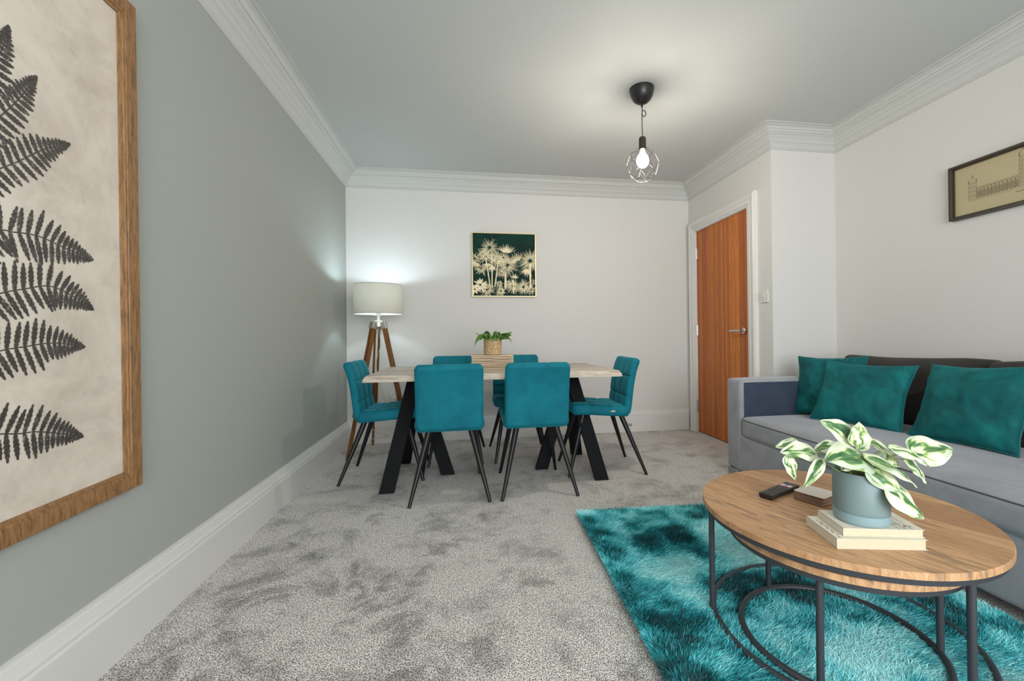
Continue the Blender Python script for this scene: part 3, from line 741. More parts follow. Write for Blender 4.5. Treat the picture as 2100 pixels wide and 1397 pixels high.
for i, (ya, yb) in enumerate(((1.74, YE-0.165), (YN+0.16, 1.755))):
    mb = softbox((-0.055, ya, 0.0), (0.055, yb, 0.388), 0.035, (0.022, 0, 0.004), (6, 26, 14), 0.014, seed=i*5)
    mb.v = [(x*1.0, y, z+(0.009*math.sin((y-ya)*6.5+i*2+1.2) if z > 0.3 else 0)) for x, y, z in mb.v]
    o = obj('back_cushion', mb, 'sofa_back', sf, smooth=True, ang=60)
    o.location = (0.775-0.035*i, 0, 0.420+0.010*i); o.rotation_euler = (0, R(5), 0); o['label'] = 'dark charcoal brown velvet back cushion'
for x in (0.027, XB-0.06):
    for y in (YE-0.065, YN+0.065): obj('foot', MB().box((x, y, 0.027), (0.06, 0.10, 0.054)), 'sofa_foot', sf, bev=0.004)

# throw pillows
def pillow(label, cx, cy, z0, yw, lean, wd, ht, roll, thick=0.075, seed=0, drop=0.0):
    t = thing('throw_pillow', label, 'pillow', (0, 0, 0), 0, 'teal velvet pillows on the sofa')
    wdv = Vector((math.sin(yw), -math.cos(yw), 0)); back = Vector((math.cos(yw), math.sin(yw), 0))
    up = Vector((0, 0, 1))*math.cos(lean)+back*math.sin(lean)
    w2 = wdv*math.cos(roll)+up*math.sin(roll); u2 = up*math.cos(roll)-wdv*math.sin(roll); nn = w2.cross(u2)
    if nn.dot(back) > 0: nn = -nn
    m_ = Matrix((w2, u2, nn)).transposed().to_4x4(); m_.translation = Vector((cx, cy, z0)); t.matrix_world = m_
    n = 44; fr, bk = [], []; edge = []
    def outline(u_, v_):   # concave sides, pointed corners
        x = u_*wd/2*(1-0.10*(1-v_*v_)+0.015*noise.noise(Vector((v_*4, seed, u_*2)))); y = v_*ht/2*(1-0.095*(1-u_*u_)+0.015*noise.noise(Vector((u_*4, seed+4, v_*2))))
        return x, y+ht/2
    for i in range(n+1):
        v_ = -math.cos(PI*i/n)*0.35+(2*i/n-1)*0.65; fr.append([]); bk.append([])
        for j in range(n+1):
            u_ = -math.cos(PI*j/n)*0.35+(2*j/n-1)*0.65
            x, y = outline(u_, v_)
            h = ((1-u_*u_)*(1-v_*v_))**0.42*thick
            wr = 0.016*noise.noise(Vector((u_*2.2+seed, v_*2.2, seed)))+0.006*noise.noise(Vector((u_*6+seed, v_*5, seed)))
            wr += 0.006*noise.noise(Vector((u_*14+v_*5, v_*3+seed, 3)))*max(abs(u_), abs(v_))**4
            k_ = min(1, h/0.03)
            sag = -0.010*noise.noise(Vector((u_*1.3, v_*1.3, seed+9)))
            fr[-1].append((x, y, h+wr*k_+sag)); bk[-1].append((x, y, -h*0.8+wr*k_+sag))
    mb = MB(); mb.grid(fr); mb.grid([r_[::-1] for r_ in bk])
    obj('cover', mb, 'cushion', t, smooth=True, ang=80)
    rim = [fr[0][j] for j in range(n+1)]+[fr[i][n] for i in range(1, n+1)]+[fr[n][j] for j in range(n-1, -1, -1)]+[fr[i][0] for i in range(n-1, 0, -1)]
    obj('piping', MB().tube(rim, 0.0045, 6, closed=True), 'piping', t, smooth=True)
    return t
pillow('dark teal velvet pillow leaning in the sofa corner, leftmost of the three', 2.205, 2.425, 0.430, 0.30, 0.20, 0.42, 0.385, 0.040, thick=0.06, seed=3)
pillow('dark teal velvet piped pillow, middle of the three, overlapping the corner one', 2.132, 2.165, 0.430, 0.314, 0.437, 0.475, 0.385, -0.019, thick=0.065, seed=1)
pillow('brighter teal velvet pillow with creased side, rightmost of the three on the sofa', 2.196, 1.680, 0.430, 0.024, 0.484, 0.445, 0.415, 0.048, thick=0.068, seed=6)

# ------------------------------------------------------------------ rug
rg = thing('shaggy_rug', 'teal shaggy rug with silky long pile under the round coffee tables', 'rug', (0, 0, 0))
rc = [Vector((0.552, 2.240)), Vector((1.722, 2.175)), Vector((1.695, 0.52)), Vector((0.498, 0.52))]
rcc = sum(rc, Vector((0, 0)))/4
obj('backing', MB().prism([tuple(p+(rcc-p).normalized()*0.012) for p in rc][::-1], 0.001, 0.010), 'rug_base', rg)
rng = np.random.default_rng(5)
NS = 260000
u_ = rng.random(NS); v_ = rng.random(NS)**0.72     # denser towards the near end
v_ = 1-rng.random(NS)**1.0
P0 = (np.outer((1-u_)*(1-v_), rc[0])+np.outer(u_*(1-v_), rc[1])+np.outer(u_*v_, rc[2])+np.outer((1-u_)*v_, rc[3]))
def vnoise(x, y, sc_, seed):
    X = x*sc_+seed*17.3; Y = y*sc_+seed*7.7; xi = np.floor(X).astype(int); yi = np.floor(Y).astype(int); fx = X-xi; fy = Y-yi
    fx = fx*fx*(3-2*fx); fy = fy*fy*(3-2*fy)
    h = lambda a, b_: (np.sin(a*127.1+b_*311.7+seed*74.7)*43758.5453) % 1
    return (h(xi, yi)*(1-fx)+h(xi+1, yi)*fx)*(1-fy)+(h(xi, yi+1)*(1-fx)+h(xi+1, yi+1)*fx)*fy
x, y = P0[:, 0], P0[:, 1]
nb = vnoise(x, y, 5, 1)*0.5+vnoise(x, y, 11, 2)*0.32+vnoise(x, y, 26, 3)*0.18
ang = 2*PI*(vnoise(x, y, 3.5, 4)*0.5+vnoise(x, y, 8, 5)*0.22)-2.6+rng.normal(0, 0.5, NS)
lean = 0.35+1.0*np.clip((nb-0.36)*3.2, 0, 1)+rng.normal(0, 0.16, NS)
ex = np.clip((0.05-np.minimum(u_, 1-u_)*1.17)/0.05, 0, 1)*np.where(u_ < .5, -1, 1); ey = np.clip((0.05-v_*1.6)/0.05, 0, 1)
L = rng.uniform(0.026, 0.040, NS)*(0.8+0.2*nb)
dx = np.cos(ang)*np.sin(lean)+ex*1.1; dy = np.sin(ang)*np.sin(lean)+ey*1.1; dz = np.maximum(np.cos(lean), 0.18)
nrm = np.sqrt(dx*dx+dy*dy+dz*dz); dx, dy, dz = dx/nrm, dy/nrm, dz/nrm
base = np.stack([x, y, np.full(NS, 0.008)], 1)
mid_ = base+np.stack([dx*0.35, dy*0.35, np.full(NS, 0.62)], 1)*L[:, None]
tip = mid_+np.stack([dx, dy, dz*0.55-0.05], 1)*(L*0.75)[:, None]
tip[:, 2] = np.maximum(tip[:, 2], 0.012)
sa = rng.random(NS)*2*PI; wd = rng.uniform(0.0009, 0.0016, NS)
sx = np.stack([np.cos(sa)*wd, np.sin(sa)*wd, np.zeros(NS)], 1)
V = np.empty((NS, 5, 3)); V[:, 0] = base-sx; V[:, 1] = base+sx; V[:, 2] = mid_-sx; V[:, 3] = mid_+sx; V[:, 4] = tip
me = bpy.data.meshes.new('pile'); me.vertices.add(NS*5); me.vertices.foreach_set('co', V.ravel().astype(np.float32))
o5 = np.arange(NS)*5
loops = np.stack([o5, o5+1, o5+3, o5+2, o5+2, o5+3, o5+4], 1).ravel()
me.loops.add(NS*7); me.loops.foreach_set('vertex_index', loops.astype(np.int32))
st = np.empty((NS, 2), np.int32); st[:, 0] = np.arange(NS)*7; st[:, 1] = st[:, 0]+4
me.polygons.add(NS*2); me.polygons.foreach_set('loop_start', st.ravel())
me.update(calc_edges=True); me.validate()
at = me.attributes.new('shade_tone', 'FLOAT', 'POINT')
shade_tone = np.clip(0.52+2.8*(nb-0.49)+rng.normal(0, 0.17, NS), 0.02, 1)  # painted pile shading: dark and bright patches follow the lean noise
tt = np.stack([shade_tone*0.35, shade_tone*0.35, shade_tone*0.9, shade_tone*0.9, shade_tone*1.1], 1)
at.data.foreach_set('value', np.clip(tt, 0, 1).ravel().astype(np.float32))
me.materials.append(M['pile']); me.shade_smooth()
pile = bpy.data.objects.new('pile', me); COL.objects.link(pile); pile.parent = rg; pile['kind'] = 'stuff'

# ------------------------------------------------------------------ coffee tables
def coffee(name, label, cx, cy, Rt, H, Rr, angs, Rl, zr, tl=0.0085, th=0.018):
    t = thing(name, label, 'coffee table', (cx, cy, 0))
    obj('tabletop', MB().lathe([(0, H-th), (Rt-0.001, H-th), (Rt, H-th+0.001), (Rt, H-0.0015), (Rt-0.0015, H), (0, H)], 128), 'coffee_wood', t, smooth=True, ang=30).rotation_euler = (0, 0, R(-68))
    rim = MB().lathe([(Rt-0.022, H-th-0.016), (Rt-0.008, H-th-0.016), (Rt-0.006, H-th-0.001), (Rt-0.022, H-th-0.001), (Rt-0.022, H-th-0.016)], 128)
    obj('rim', rim, 'graphite', t, smooth=True, ang=30)
    obj('base_ring', MB().tube([(Rr*math.cos(2*PI*j/96), Rr*math.sin(2*PI*j/96), zr) for j in range(96)], 0.0095, 12, closed=True), 'graphite', t, smooth=True)
    for a in angs:
        x, y = Rl*math.cos(R(a)), Rl*math.sin(R(a))
        obj('leg', MB().tube([(x, y, zr), (x, y, H-th-0.002)], 0.0092, 20), 'graphite', t, smooth=True)
    return t
CH = 0.402
coffee('coffee_table', 'large round coffee table with rustic oak top and thin dark metal legs on teal rug', 1.133, 1.222, 0.389, CH, 0.357, (156.5, 274, 34), 0.364, 0.029)
coffee('nesting_table', 'smaller round oak nesting table tucked underneath the larger coffee table', 1.086, 1.172, 0.305, CH-0.040, 0.259, (96, 220, 336), 0.264, 0.034)

# remote control
c0 = Vector((0.967, 1.320)); c1 = Vector((1.132, 1.400)); dv = (c1-c0); ln = dv.length; ang_ = math.atan2(dv.y, dv.x)
rm = thing('remote_control', 'black television remote control with white and pink keys on the coffee table', 'remote control', (c0.x, c0.y, CH), ang_)
obj('body', MB().prism([(-0.0225, 0.004), (-0.017, 0.0005), (0.017, 0.0005), (0.0225, 0.004), (0.0235, 0.0165), (-0.0235, 0.0165)], 0, ln, 'x'), 'black_plastic', rm, bev=0.0015)
for i in range(9):
    for j in range(3):
        if i == 8 and j != 1: continue
        obj('button', MB().box((0.014+i*0.0125, (j-1)*0.0125, 0.0172), (0.0065, 0.008, 0.002)), 'grey_key', rm)
M['pink'] = plain('pink_key', srgb(214, 120, 160), 0.5)
for j in (-1, 1):
    obj('app_button', MB().box((0.139, j*0.0105, 0.0172), (0.016, 0.016, 0.002)), 'white_plastic', rm, bev=0.0008)
    obj('app_button', MB().box((0.1275, j*0.0105, 0.0172), (0.005, 0.016, 0.002)), 'pink', rm)

# coasters
cl = ['bottommost', 'second from the bottom', 'third from the bottom', 'third from the top', 'second from the top', 'topmost']
def rrect(w_, h_, r_, n=6):
    out = []
    for cx, cy, a0 in ((w_/2-r_, h_/2-r_, 0), (-w_/2+r_, h_/2-r_, 90), (-w_/2+r_, -h_/2+r_, 180), (w_/2-r_, -h_/2+r_, 270)):
        for i in range(n+1): a = R(a0+90*i/n); out.append((cx+r_*math.cos(a), cy+r_*math.sin(a)))
    return out
for i in range(6):
    t = thing('coaster', 'cream coaster with brown edge beside the plant pot, '+cl[i]+' of the stack', 'coaster', (1.122+random.uniform(-.001, .001), 1.284+random.uniform(-.001, .001), CH+0.0002+i*0.0047), R(-66+random.uniform(-1, 1)), 'stack of coasters on the coffee table')
    obj('core', MB().prism(rrect(0.097, 0.097, 0.010), 0, 0.0036), 'brown_core', t)
    obj('top_layer', MB().prism(rrect(0.0965, 0.0965, 0.010), 0.0036, 0.0045), 'coaster_top', t)

# books: paperbacks
def book(label, z0, near_l, near_r, depth, th, cover, txt):
    a, b_ = Vector(near_l), Vector(near_r); w_ = (b_-a).length; an = math.atan2((b_-a).y, (b_-a).x)
    t = thing('paperback_book', label, 'book', (a.x, a.y, z0), an, 'books under the plant pot')
    n = 8; pg = MB()
    pts = [(0.001, 0.001), (w_-0.004, 0.0015)]+[(w_-0.002-0.003*math.sin(PI*i/n), 0.0015+(depth-0.003)*i/n) for i in range(1, n)]+[(w_-0.004, depth-0.001), (0.001, depth-0.001)]
    for i in range(10):   # page block in thin bundles so that the edge shows leaves
        o_ = 0.0006*(i % 2)
        pg.prism([(x, y+(o_ if y < 0.01 else 0)) for x, y in pts], 0.001+(th-0.002)*i/10, 0.001+(th-0.002)*(i+1)/10)
    obj('pages', pg, 'page', t)
    cv = MB().box((w_/2, depth/2, th-0.0004), (w_, depth, 0.0008)).box((w_/2, depth/2, 0.0004), (w_, depth, 0.0008)).box((0.0004, depth/2, th/2), (0.0008, depth, th))
    obj('cover', cv, cover, t)
    if txt == 'spine':
        ink = MB()
        for i in range(9): ink.box((0.012+0.004*(i % 2), 0.012+i*0.0125, th+0.0002), (0.003+0.005*random.random(), 0.006, 0.0003))
        obj('cover_print', ink, 'ink_grey', t)
    else:
        ink = MB()
        for i in range(3): ink.box((w_-0.026-0.016*i, 0.045, th+0.0002), (0.0012, 0.085, 0.0003))
        ink.box((w_-0.045, 0.035, th+0.0002), (0.020, 0.004, 0.0003))
        obj('cover_print', ink, 'ink_grey', t)
        i2 = MB()
        for i in range(7): i2.box((w_-0.028+random.uniform(-.008, .008), 0.022+random.uniform(-.004, .004), th+0.0003), (0.005, 0.002, 0.0003), Matrix.Rotation(random.random()*3, 3, 'Z'))
        obj('stamp', i2, 'ink_purple', t)
    return t
book('thick cream paperback lying flat on the coffee table, lower of the two books', CH+0.0003, (0.919, 0.983), (1.134, 0.936), 0.142, 0.0255, 'cover_cream', 'spine')
book('whiter paperback with purple stamp directly under the plant pot, upper of the two books', CH+0.0262, (0.948, 0.994), (1.139, 0.947), 0.120, 0.0195, 'cover_cream', 'top')

# plant in its pot
PX, PY, PZ = 1.041, 1.034, CH+0.0459
pp_ = thing('potted_pothos', 'variegated trailing houseplant in a sage blue pot on two books', 'potted plant', (PX, PY, PZ))
pr = 0.0645
obj('pot', MB().lathe([(0, 0.028), (pr-0.002, 0.028), (pr-0.001, 0.031), (pr, 0.036), (pr, 0.131), (pr-0.002, 0.133), (pr-0.005, 0.131), (pr-0.006, 0.115), (0, 0.113)], 64), 'pot', pp_, smooth=True, ang=50)
obj('saucer', MB().lathe([(0, 0), (pr-0.006, 0), (pr-0.002, 0.003), (pr-0.0005, 0.010), (pr-0.0005, 0.0265), (pr-0.003, 0.028), (0, 0.028)], 64), 'saucer', pp_, smooth=True, ang=50)
mb = MB(); rows = []
for i in range(9):
    rows.append([((pr-0.007)*i/8*math.cos(2*PI*j/32), (pr-0.007)*i/8*math.sin(2*PI*j/32), 0.121+0.005*noise.noise(Vector((i*1.3, j*1.7, 0)))) for j in range(33)])
mb.grid(rows); obj('moss', mb, 'soil', pp_, smooth=True, fix=False)
leaves = [('a', (1.002, .985, .627), (0.869, .965, .634), .072, (0, -.6, .8), .18), ('b', (0.995, .965, .632), (1.121, .950, .556), .056, (.5, -.5, .75), .15), ('c', (1.010, .975, .603), (1.072, .950, .547), .040, (-.3, -.9, .1), .1),
 ('d', (1.045, .965, .556), (1.133, .945, .478), .066, (.3, -.8, .55), .12), ('e', (1.066, 1.08, .655), (0.979, 1.10, .705), .050, (0, -.9, .5), .1), ('f', (1.056, 1.05, .642), (1.064, 1.06, .705), .050, (0, -1, .25), .08),
 ('g1', (0.885, 1.06, .646), (0.807, 1.06, .648), .034, (0, -.8, .7), .1), ('g2', (0.905, 1.04, .632), (0.798, 1.03, .642), .044, (-.1, -.7, .75), .2), ('g3', (0.822, 1.035, .627), (0.841, 1.03, .566), .028, (.1, -1, .1), .1),
 ('g4', (0.892, 1.0, .624), (0.840, 1.0, .556), .022, (-.5, -.8, .2), .3), ('h', (1.014, 1.08, .640), (0.935, 1.08, .622), .032, (0, -.5, .9), .1), ('i', (1.218, 1.12, .606), (1.130, 1.12, .640), .040, (0, -.6, .85), .1),
 ('j', (1.136, 1.03, .632), (1.242, 1.02, .584), .036, (.3, -.6, .8), .2), ('k', (1.250, 1.07, .608), (1.384, 1.07, .612), .068, (.1, -.75, .65), .12), ('l', (1.200, 1.05, .597), (1.257, 1.04, .528), .030, (.5, -.9, .2), .15),
 ('m', (1.158, 1.07, .612), (1.205, 1.07, .568), .030, (.4, -.9, .2), .1), ('n', (0.985, 1.0, .612), (0.935, 0.985, .600), .026, (0, -.5, .9), .1), ('o', (1.09, 1.0, .600), (1.06, .985, .565), .025, (0, -.9, .3), .1),
 ('p', (1.10, 1.11, .625), (1.165, 1.13, .645), .040, (0, -.6, .8), .1)]
for nm, ba, ti, wd_, nr, dr_ in leaves:
    ba, ti, nr = Vector(ba), Vector(ti), Vector(nr).normalized(); o_ = Vector((PX, PY, PZ)); wd_ *= 1.28; ba = ba-o_; ti = ti-o_
    ax = ti-ba; Ln = ax.length; ax.normalize(); sd = ax.cross(nr).normalized(); nn = sd.cross(ax).normalized()
    if nn.dot(nr) < 0: nn = -nn
    na, nc = 16, 10; rows = []; uvs = []
    for i in range(na+1):
        t = i/na; ww = wd_*0.56*(math.sin(PI*t**0.60)**0.80)*(1-0.10*t)+0.0004
        bow = math.sin(PI*t)*dr_*Ln*0.55-0.0*t
        row = []
        for j in range(nc+1):
            c_ = 2*j/nc-1
            back_ = (-0.10*Ln*(abs(c_)**1.5)*(1-t)**4)      # heart shaped lobes at the stalk
            p = ba+ax*(Ln*t+back_)+sd*c_*ww+nn*(bow-0.22*ww*0-0.30*ww*(c_*c_)*1.0+0.25*ww*abs(c_)+0.002*math.sin(t*13+c_*4+Ln*90))
            row.append(tuple(p)); uvs.append((t, (c_+1)/2))
        rows.append(row)
    mb = MB().grid(rows); me = bpy.data.meshes.new('leaf'); me.from_pydata(mb.v, [], mb.f)
    ul = me.uv_layers.new(name='UVMap')
    for lp in me.loops: ul.data[lp.index].uv = uvs[lp.vertex_index]
    me.materials.append(M['leaf']); me.shade_smooth()
    lo = bpy.data.objects.new('leaf', me); COL.objects.link(lo); lo.parent = pp_
    # raised midrib
    st_ = MB().tube([ba+ax*Ln*t+nn*(math.sin(PI*t)*dr_*Ln*0.55+0.0006) for t in [0, .2, .4, .6, .8, .97]], [0.0011, .001, .0008, .0006, .0004, .0002], 5)
    obj('midrib', st_, 'stem', lo, smooth=True)
    q0 = Vector((ba.x*0.18, ba.y*0.3, 0.118)); mdp = (q0+ba)/2+Vector((0, 0, 0.018))
    obj('stem', MB().tube(smoothpath([tuple(q0), tuple(mdp), tuple(ba)], 6), 0.0015, 6), 'stem', pp_, smooth=True)

# ------------------------------------------------------------------ pictures
# fern print on the left wall
PYr, PYl, PZb, PZt = 1.589, 0.47, 0.490, 2.014
xw = LX(0)
fp = thing('framed_fern_print', 'large framed print of a dark fern frond in wooden frame on left wall', 'framed picture', (xw, 0, 0), R(0.65))
fp.location = (xw, 0, -0.0195); fp.rotation_euler = (0.0122, 0, R(0.65))
fw_ = 0.058; fd = 0.032
def yz(y, z): return (y, z)
fmb = MB()
outer_ = [(PYl, PZb), (PYr, PZb), (PYr, PZt), (PYl, PZt)]
steps = [(0, 0.001), (0, fd-0.002), (0.002, fd), (0.040, fd-0.003), (0.041, fd-0.005), (0.047, fd-0.006), (0.048, fd-0.010), (0.056, fd-0.013), (0.056, 0.006)]
rows = []
for o_, t in steps:
    r_ = [(t, PYl+o_, PZb+o_), (t, PYr-o_, PZb+o_), (t, PYr-o_, PZt-o_), (t, PYl+o_, PZt-o_)]; rows.append(r_+[r_[0]])
obj('frame', fmb.grid(rows), 'frame_wood', fp, smooth=True, ang=20, fix=False)
obj('print', MB().box((0.010, (PYl+PYr)/2, (PZb+PZt)/2), (0.008, PYr-PYl-0.10, PZt-PZb-0.10)), 'aged_paper', fp)
FR = [[(1.174, 1.700), (1.162, 1.650), (1.10, 1.56), (1.02, 1.46)],
 [(1.21, 1.693), (1.192, 1.626), (1.161, 1.545), (1.09, 1.43), (1.02, 1.36)],
 [(1.275, 1.614), (1.222, 1.522), (1.161, 1.437), (1.09, 1.34), (1.02, 1.26)],
 [(1.365, 1.485), (1.29, 1.439), (1.221, 1.38), (1.161, 1.332), (1.02, 1.20)],
 [(1.433, 1.185), (1.344, 1.202), (1.276, 1.217), (1.215, 1.214), (1.16, 1.201), (1.02, 1.10)],
 [(1.432, 1.043), (1.365, 1.077), (1.301, 1.096), (1.238, 1.083), (1.16, 1.058), (1.02, 0.98)],
 [(1.402, 0.938), (1.314, 0.951), (1.237, 0.944), (1.159, 0.931), (1.02, 0.88)],
 [(1.392, 0.691), (1.273, 0.73), (1.213, 0.739), (1.158, 0.749), (1.02, 0.755)]]
random.seed(3)
ink = MB(); XI = 0.0148
def poly(pts2, off=0.0): ink.add([(XI+off, y, z) for y, z in pts2], [tuple(range(len(pts2)))])
def pinna(p, d, Ln, w_):
    """one leaflet: toothed lobe"""
    d = d.normalized(); s = Vector((-d.y, d.x)); n = 6; left = []; right = []
    for i in range(n+1):
        t = i/n; hw = w_*(math.sin(PI*(0.12+0.86*t)))**0.7
        c_ = p+d*Ln*t
        left.append(c_+s*hw*(0.72)); right.append(c_-s*hw*(0.72))
        if i < n:
            c2 = p+d*Ln*(t+0.75/n); h2 = w_*(math.sin(PI*(0.12+0.86*min(1, t+0.6/n))))**0.7
            left.append(c2+s*h2*1.05); right.append(c2-s*h2*1.05)
    # as quads, so that concave outlines fill correctly
    off = random.random()*0.0006
    for i in range(len(left)-1): poly([tuple(left[i]), tuple(left[i+1]), tuple(right[i+1]), tuple(right[i])], off)
for mir in (False, True):
    for fi, g in enumerate(FR):
        pts = [Vector(p) for p in g]
        if mir: pts = [Vector((2.04-p.x-0.0, p.y+0.03)) for p in pts]
        sp_ = smoothpath([tuple(p) for p in pts], 12); sp_ = [Vector(p) for p in sp_]
        acc = 0; L_ = sum((b_-a).length for a, b_ in zip(sp_, sp_[1:])); Lm = 0.058 if fi > 3 else 0.046
        for a, b_ in zip(sp_, sp_[1:]):
            d = (b_-a); s = Vector((-d.y, d.x)).normalized()*0.0014
            poly([tuple(a+s), tuple(a-s), tuple(b_-s), tuple(b_+s)], 0.0006)
        step = 0.006; dcur = 0; nxt = 0.002; i = 0; d_acc = 0
        for a, b_ in zip(sp_, sp_[1:]):
            seg = (b_-a).length
            while nxt <= d_acc+seg:
                p = a+(b_-a)*((nxt-d_acc)/seg); t = nxt; d = (a-b_).normalized()
                ln_ = Lm*min(1.12, (t/0.135)**0.85)+0.003
                for sgn in (-1, 1):
                    nrm_ = Vector((-d.y, d.x))*sgn
                    pinna(p, nrm_*0.96+d*0.26, ln_*random.uniform(.86, 1.08), 0.0046+min(0.0030, t*0.03))
                nxt += 0.0062+min(0.0150, t*0.11)
            d_acc += seg
for z in np.linspace(0.60, 1.85, 30): poly([(1.018, z), (1.022, z), (1.022, z+0.045), (1.018, z+0.045)], 0.0008)
obj('fern_motif', ink, 'fern_ink', fp, fix=False)

# palm canvas on the back wall
pc = thing('palm_canvas', 'square dark green canvas with gold palm trees on the back wall', 'canvas picture', (0.326, D, 1.640))
S2 = 0.303
rows = []
for o_, t in [(0, 0.0), (0, -0.030), (0.007, -0.030), (0.007, -0.024)]:
    r_ = [(-S2+o_, t, -S2+o_), (S2-o_, t, -S2+o_), (S2-o_, t, S2-o_), (-S2+o_, t, S2-o_)]; rows.append(r_+[r_[0]])
obj('frame', MB().grid(rows), 'gold_frame', pc, fix=False)
obj('canvas', MB().box((0, -0.014, 0), (2*S2-0.012, 0.024, 2*S2-0.012)), 'green_canvas', pc)
ink = MB(); random.seed(21)
CW = 2*S2-0.016
def cp(u_, v_): return Vector(((u_-245)/960*CW-CW/2, (1220-v_)/980*CW-CW/2))
lay = [0]
def blade(p, q, w_):
    d = q-p; s = Vector((-d.y, d.x)).normalized()*w_; off = -0.0265-random.random()*0.0010
    lim = CW/2
    cl2 = lambda v: (max(-lim, min(lim, v.x)), max(-lim, min(lim, v.y)))
    c_ = [cl2(p), cl2(p+d*0.3+s), cl2(p+d*0.7+s*0.8), cl2(q), cl2(p+d*0.7-s*0.8), cl2(p+d*0.3-s)]
    ink.add([(x, off, z) for x, z in c_], [tuple(range(6))])
def fan(u_, v_, r_, n, a0=0, a1=360, w_=0.0021, jit=0.32):
    c_ = cp(u_, v_)
    for i in range(n):
        a = R(a0+(a1-a0)*(i+random.uniform(-.3, .3))/n); rad = r_/960*CW*random.uniform(1-jit, 1+jit*.5)
        d = Vector((math.cos(a), math.sin(a))); blade(c_+d*rad*0.12, c_+d*rad+Vector((0, -0.12*rad*abs(d.x))), w_)
def trunk(pts, w_=0.0055):
    for a, b_ in zip(pts, pts[1:]):
        p, q = cp(*a), cp(*b_); n = max(2, int((q-p).length/0.008))
        for i in range(n):
            s_ = p+(q-p)*(i/n); e_ = p+(q-p)*((i+0.86)/n); d = (q-p).normalized(); s = Vector((-d.y, d.x))*w_*(1+0.15*random.random())
            ink.add([(x.x, -0.0262, x.y) for x in (s_-s, s_+s, e_+s*0.85, e_-s*0.85)], [(0, 1, 2, 3)])
trunk([(440, 620), (470, 820), (505, 1080)]); trunk([(530, 560), (535, 800), (535, 1090)]); trunk([(630, 640), (612, 830), (575, 1085)])
trunk([(745, 850), (738, 1100)], 0.009); trunk([(1130, 700), (1130, 1090)], 0.009); trunk([(860, 960), (868, 1190)], 0.006)
for a in [(500, 460, 165, 30), (400, 560, 120, 22), (440, 600, 130, 22), (625, 650, 155, 30), (560, 620, 110, 20), (760, 560, 165, 26, 30, 150), (770, 730, 185, 40), (720, 620, 120, 20), (1130, 660, 215, 46), (270, 640, 115, 20), (300, 690, 120, 16, 180, 330), (370, 790, 115, 16, 180, 400), (470, 700, 110, 16, 200, 340), (540, 740, 110, 14, 220, 320)]: fan(*a)
fan(940, 690, 170, 18, 60, 190); fan(680, 860, 90, 18); fan(1100, 780, 150, 18, 200, 300)
for a in [(350, 1050, 115, 12, 0, 360, 0.009), (460, 1115, 135, 30), (670, 1145, 95, 26), (650, 1030, 70, 16), (860, 1060, 130, 30), (1020, 1080, 135, 34), (1140, 1120, 100, 18), (880, 950, 80, 12, 20, 160), (270, 1120, 90, 14, 0, 360, 0.006), (780, 1020, 70, 14), (1190, 1000, 70, 10)]: fan(*a)
obj('palm_motif', ink, 'gold_print', pc, fix=False)

# building print on the right wall
bx = RX(1.95)
bpn = thing('framed_building_print', 'dark framed line drawing of a long towered building, on the wall above the sofa', 'framed picture', (bx, 0, 0), R(-1.45))
BA, BB, BZ0, BZ1 = 2.090, 1.16, 1.583, 1.885
# local frame is rotated with the wall, so shift y so that the frame sits where it hangs
bpn.location = (RX(0)-0.001, 0, 0)
rows = []
for o_, t in [(0, 0), (0, -0.030), (0.012, -0.030), (0.014, -0.026), (0.018, -0.024), (0.018, -0.004)]:
    r_ = [(t, BA-o_, BZ0+o_), (t, BB+o_, BZ0+o_), (t, BB+o_, BZ1-o_), (t, BA-o_, BZ1-o_)]; rows.append(r_+[r_[0]])
obj('frame', MB().grid(rows), 'dark_frame', bpn, fix=False)
obj('print', MB().box((-0.006, (BA+BB)/2, (BZ0+BZ1)/2), (0.004, BA-BB-0.034, BZ1-BZ0-0.034)), 'beige_paper', bpn)
ink = MB(); XO = -0.0084
def ln2(a, b_, w_=0.00055):
    a, b_ = Vector(a), Vector(b_); d = (b_-a)
    if d.length < 1e-6: return
    s = Vector((-d.y, d.x)).normalized()*w_; ink.add([(XO, p.x, p.y) for p in (a-s, a+s, b_+s, b_-s)], [(0, 1, 2, 3)])
def arch(c_, b_, w_, h_):
    ln2((c_-w_/2, b_), (c_-w_/2, b_+h_*.6)); ln2((c_+w_/2, b_), (c_+w_/2, b_+h_*.6)); pr_ = None
    for i in range(7):
        a = PI*i/6; q = (c_+w_/2*math.cos(a), b_+h_*.6+h_*.4*math.sin(a))
        if pr_: ln2(pr_, q)
        pr_ = q
def rect(y0, y1, z0, z1):
    ln2((y0, z0), (y1, z0)); ln2((y0, z1), (y1, z1)); ln2((y0, z0), (y0, z1)); ln2((y1, z0), (y1, z1))
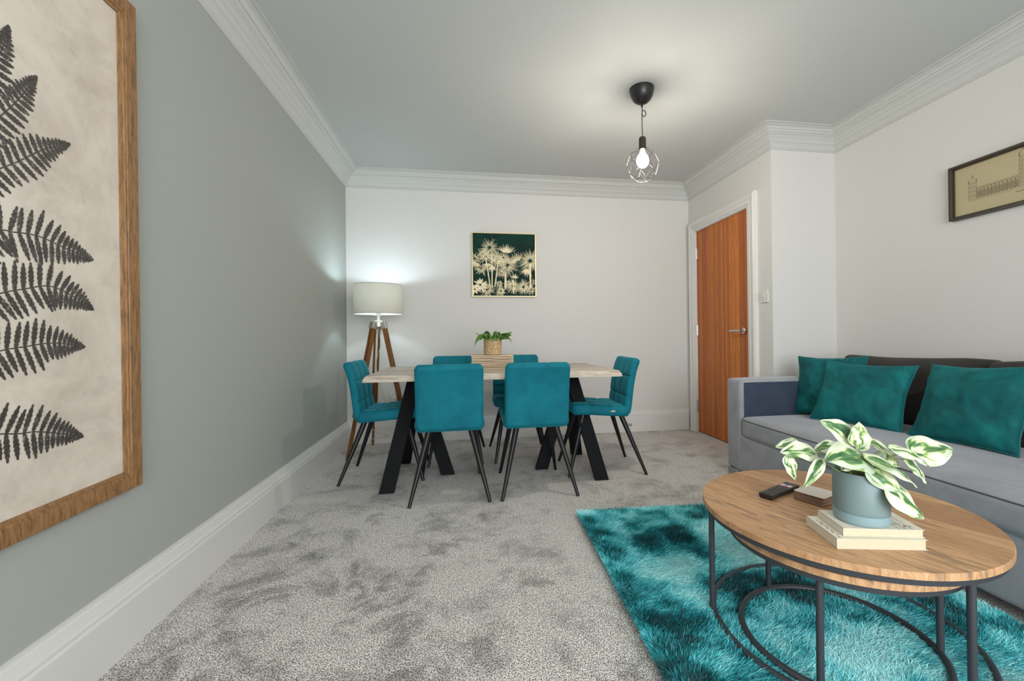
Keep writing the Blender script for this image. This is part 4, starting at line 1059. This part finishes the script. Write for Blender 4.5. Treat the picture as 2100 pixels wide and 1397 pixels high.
def facade(yl, yr, z0):
    n = max(1, int(abs(yl-yr)/0.0172)); st_ = (yr-yl)/n
    for z in (z0, z0+0.006, z0+0.024, z0+0.040, z0+0.050, z0+0.060): ln2((yl, z), (yr, z))
    for i in range(n):
        c_ = yl+st_*(i+.5)
        arch(c_, z0+0.025, 0.009, 0.014); arch(c_, z0+0.025, 0.005, 0.010)
        rect(c_-0.004, c_-0.0006, z0+0.008, z0+0.021); rect(c_+0.0006, c_+0.004, z0+0.008, z0+0.021)
        ln2((c_-0.005, z0+0.050), (c_, z0+0.058)); ln2((c_+0.005, z0+0.050), (c_, z0+0.058)); rect(yl+st_*i-0.0005, yl+st_*i+0.0005, z0, z0+0.055)
def tower(yc, w_, z0, h_, sp2):
    rect(yc-w_/2, yc+w_/2, z0, z0+h_)
    k_ = int(h_/0.02)
    for i in range(1, k_+1): ln2((yc-w_/2, z0+h_*i/k_), (yc+w_/2, z0+h_*i/k_)); [arch(yc+s*w_*.22, z0+h_*(i-1)/k_+0.003, w_*.22, h_/k_*.75) for s in (-1, 1)]
    ln2((yc-w_/2, z0+h_), (yc, z0+h_+sp2)); ln2((yc+w_/2, z0+h_), (yc, z0+h_+sp2)); ln2((yc, z0+h_+sp2*.6), (yc, z0+h_+sp2*1.3))
    for s in (-1, 1): ln2((yc+s*w_/2, z0+h_), (yc+s*w_/2, z0+h_+sp2*.45), 0.001)
ZB_ = 1.677; YC = 1.7555
tower(1.983, 0.040, ZB_, 0.092, 0.036); facade(1.963, YC+0.018, ZB_); facade(YC-0.018, 2*YC-1.963, ZB_); tower(2*YC-1.983, 0.040, ZB_, 0.092, 0.036)
tower(YC, 0.036, ZB_, 0.150, 0.045)
ln2((2.00, ZB_-0.008), (2*YC-2.0, ZB_-0.008), 0.0004)
for i in range(14): ink.add([(XO, 1.790-i*0.0052, 1.654), (XO, 1.790-i*0.0052-0.0034, 1.654), (XO, 1.790-i*0.0052-0.0034, 1.6575), (XO, 1.790-i*0.0052, 1.6575)], [(0, 1, 2, 3)])
obj('building_drawing', ink, 'ink_dark', bpn, fix=False)
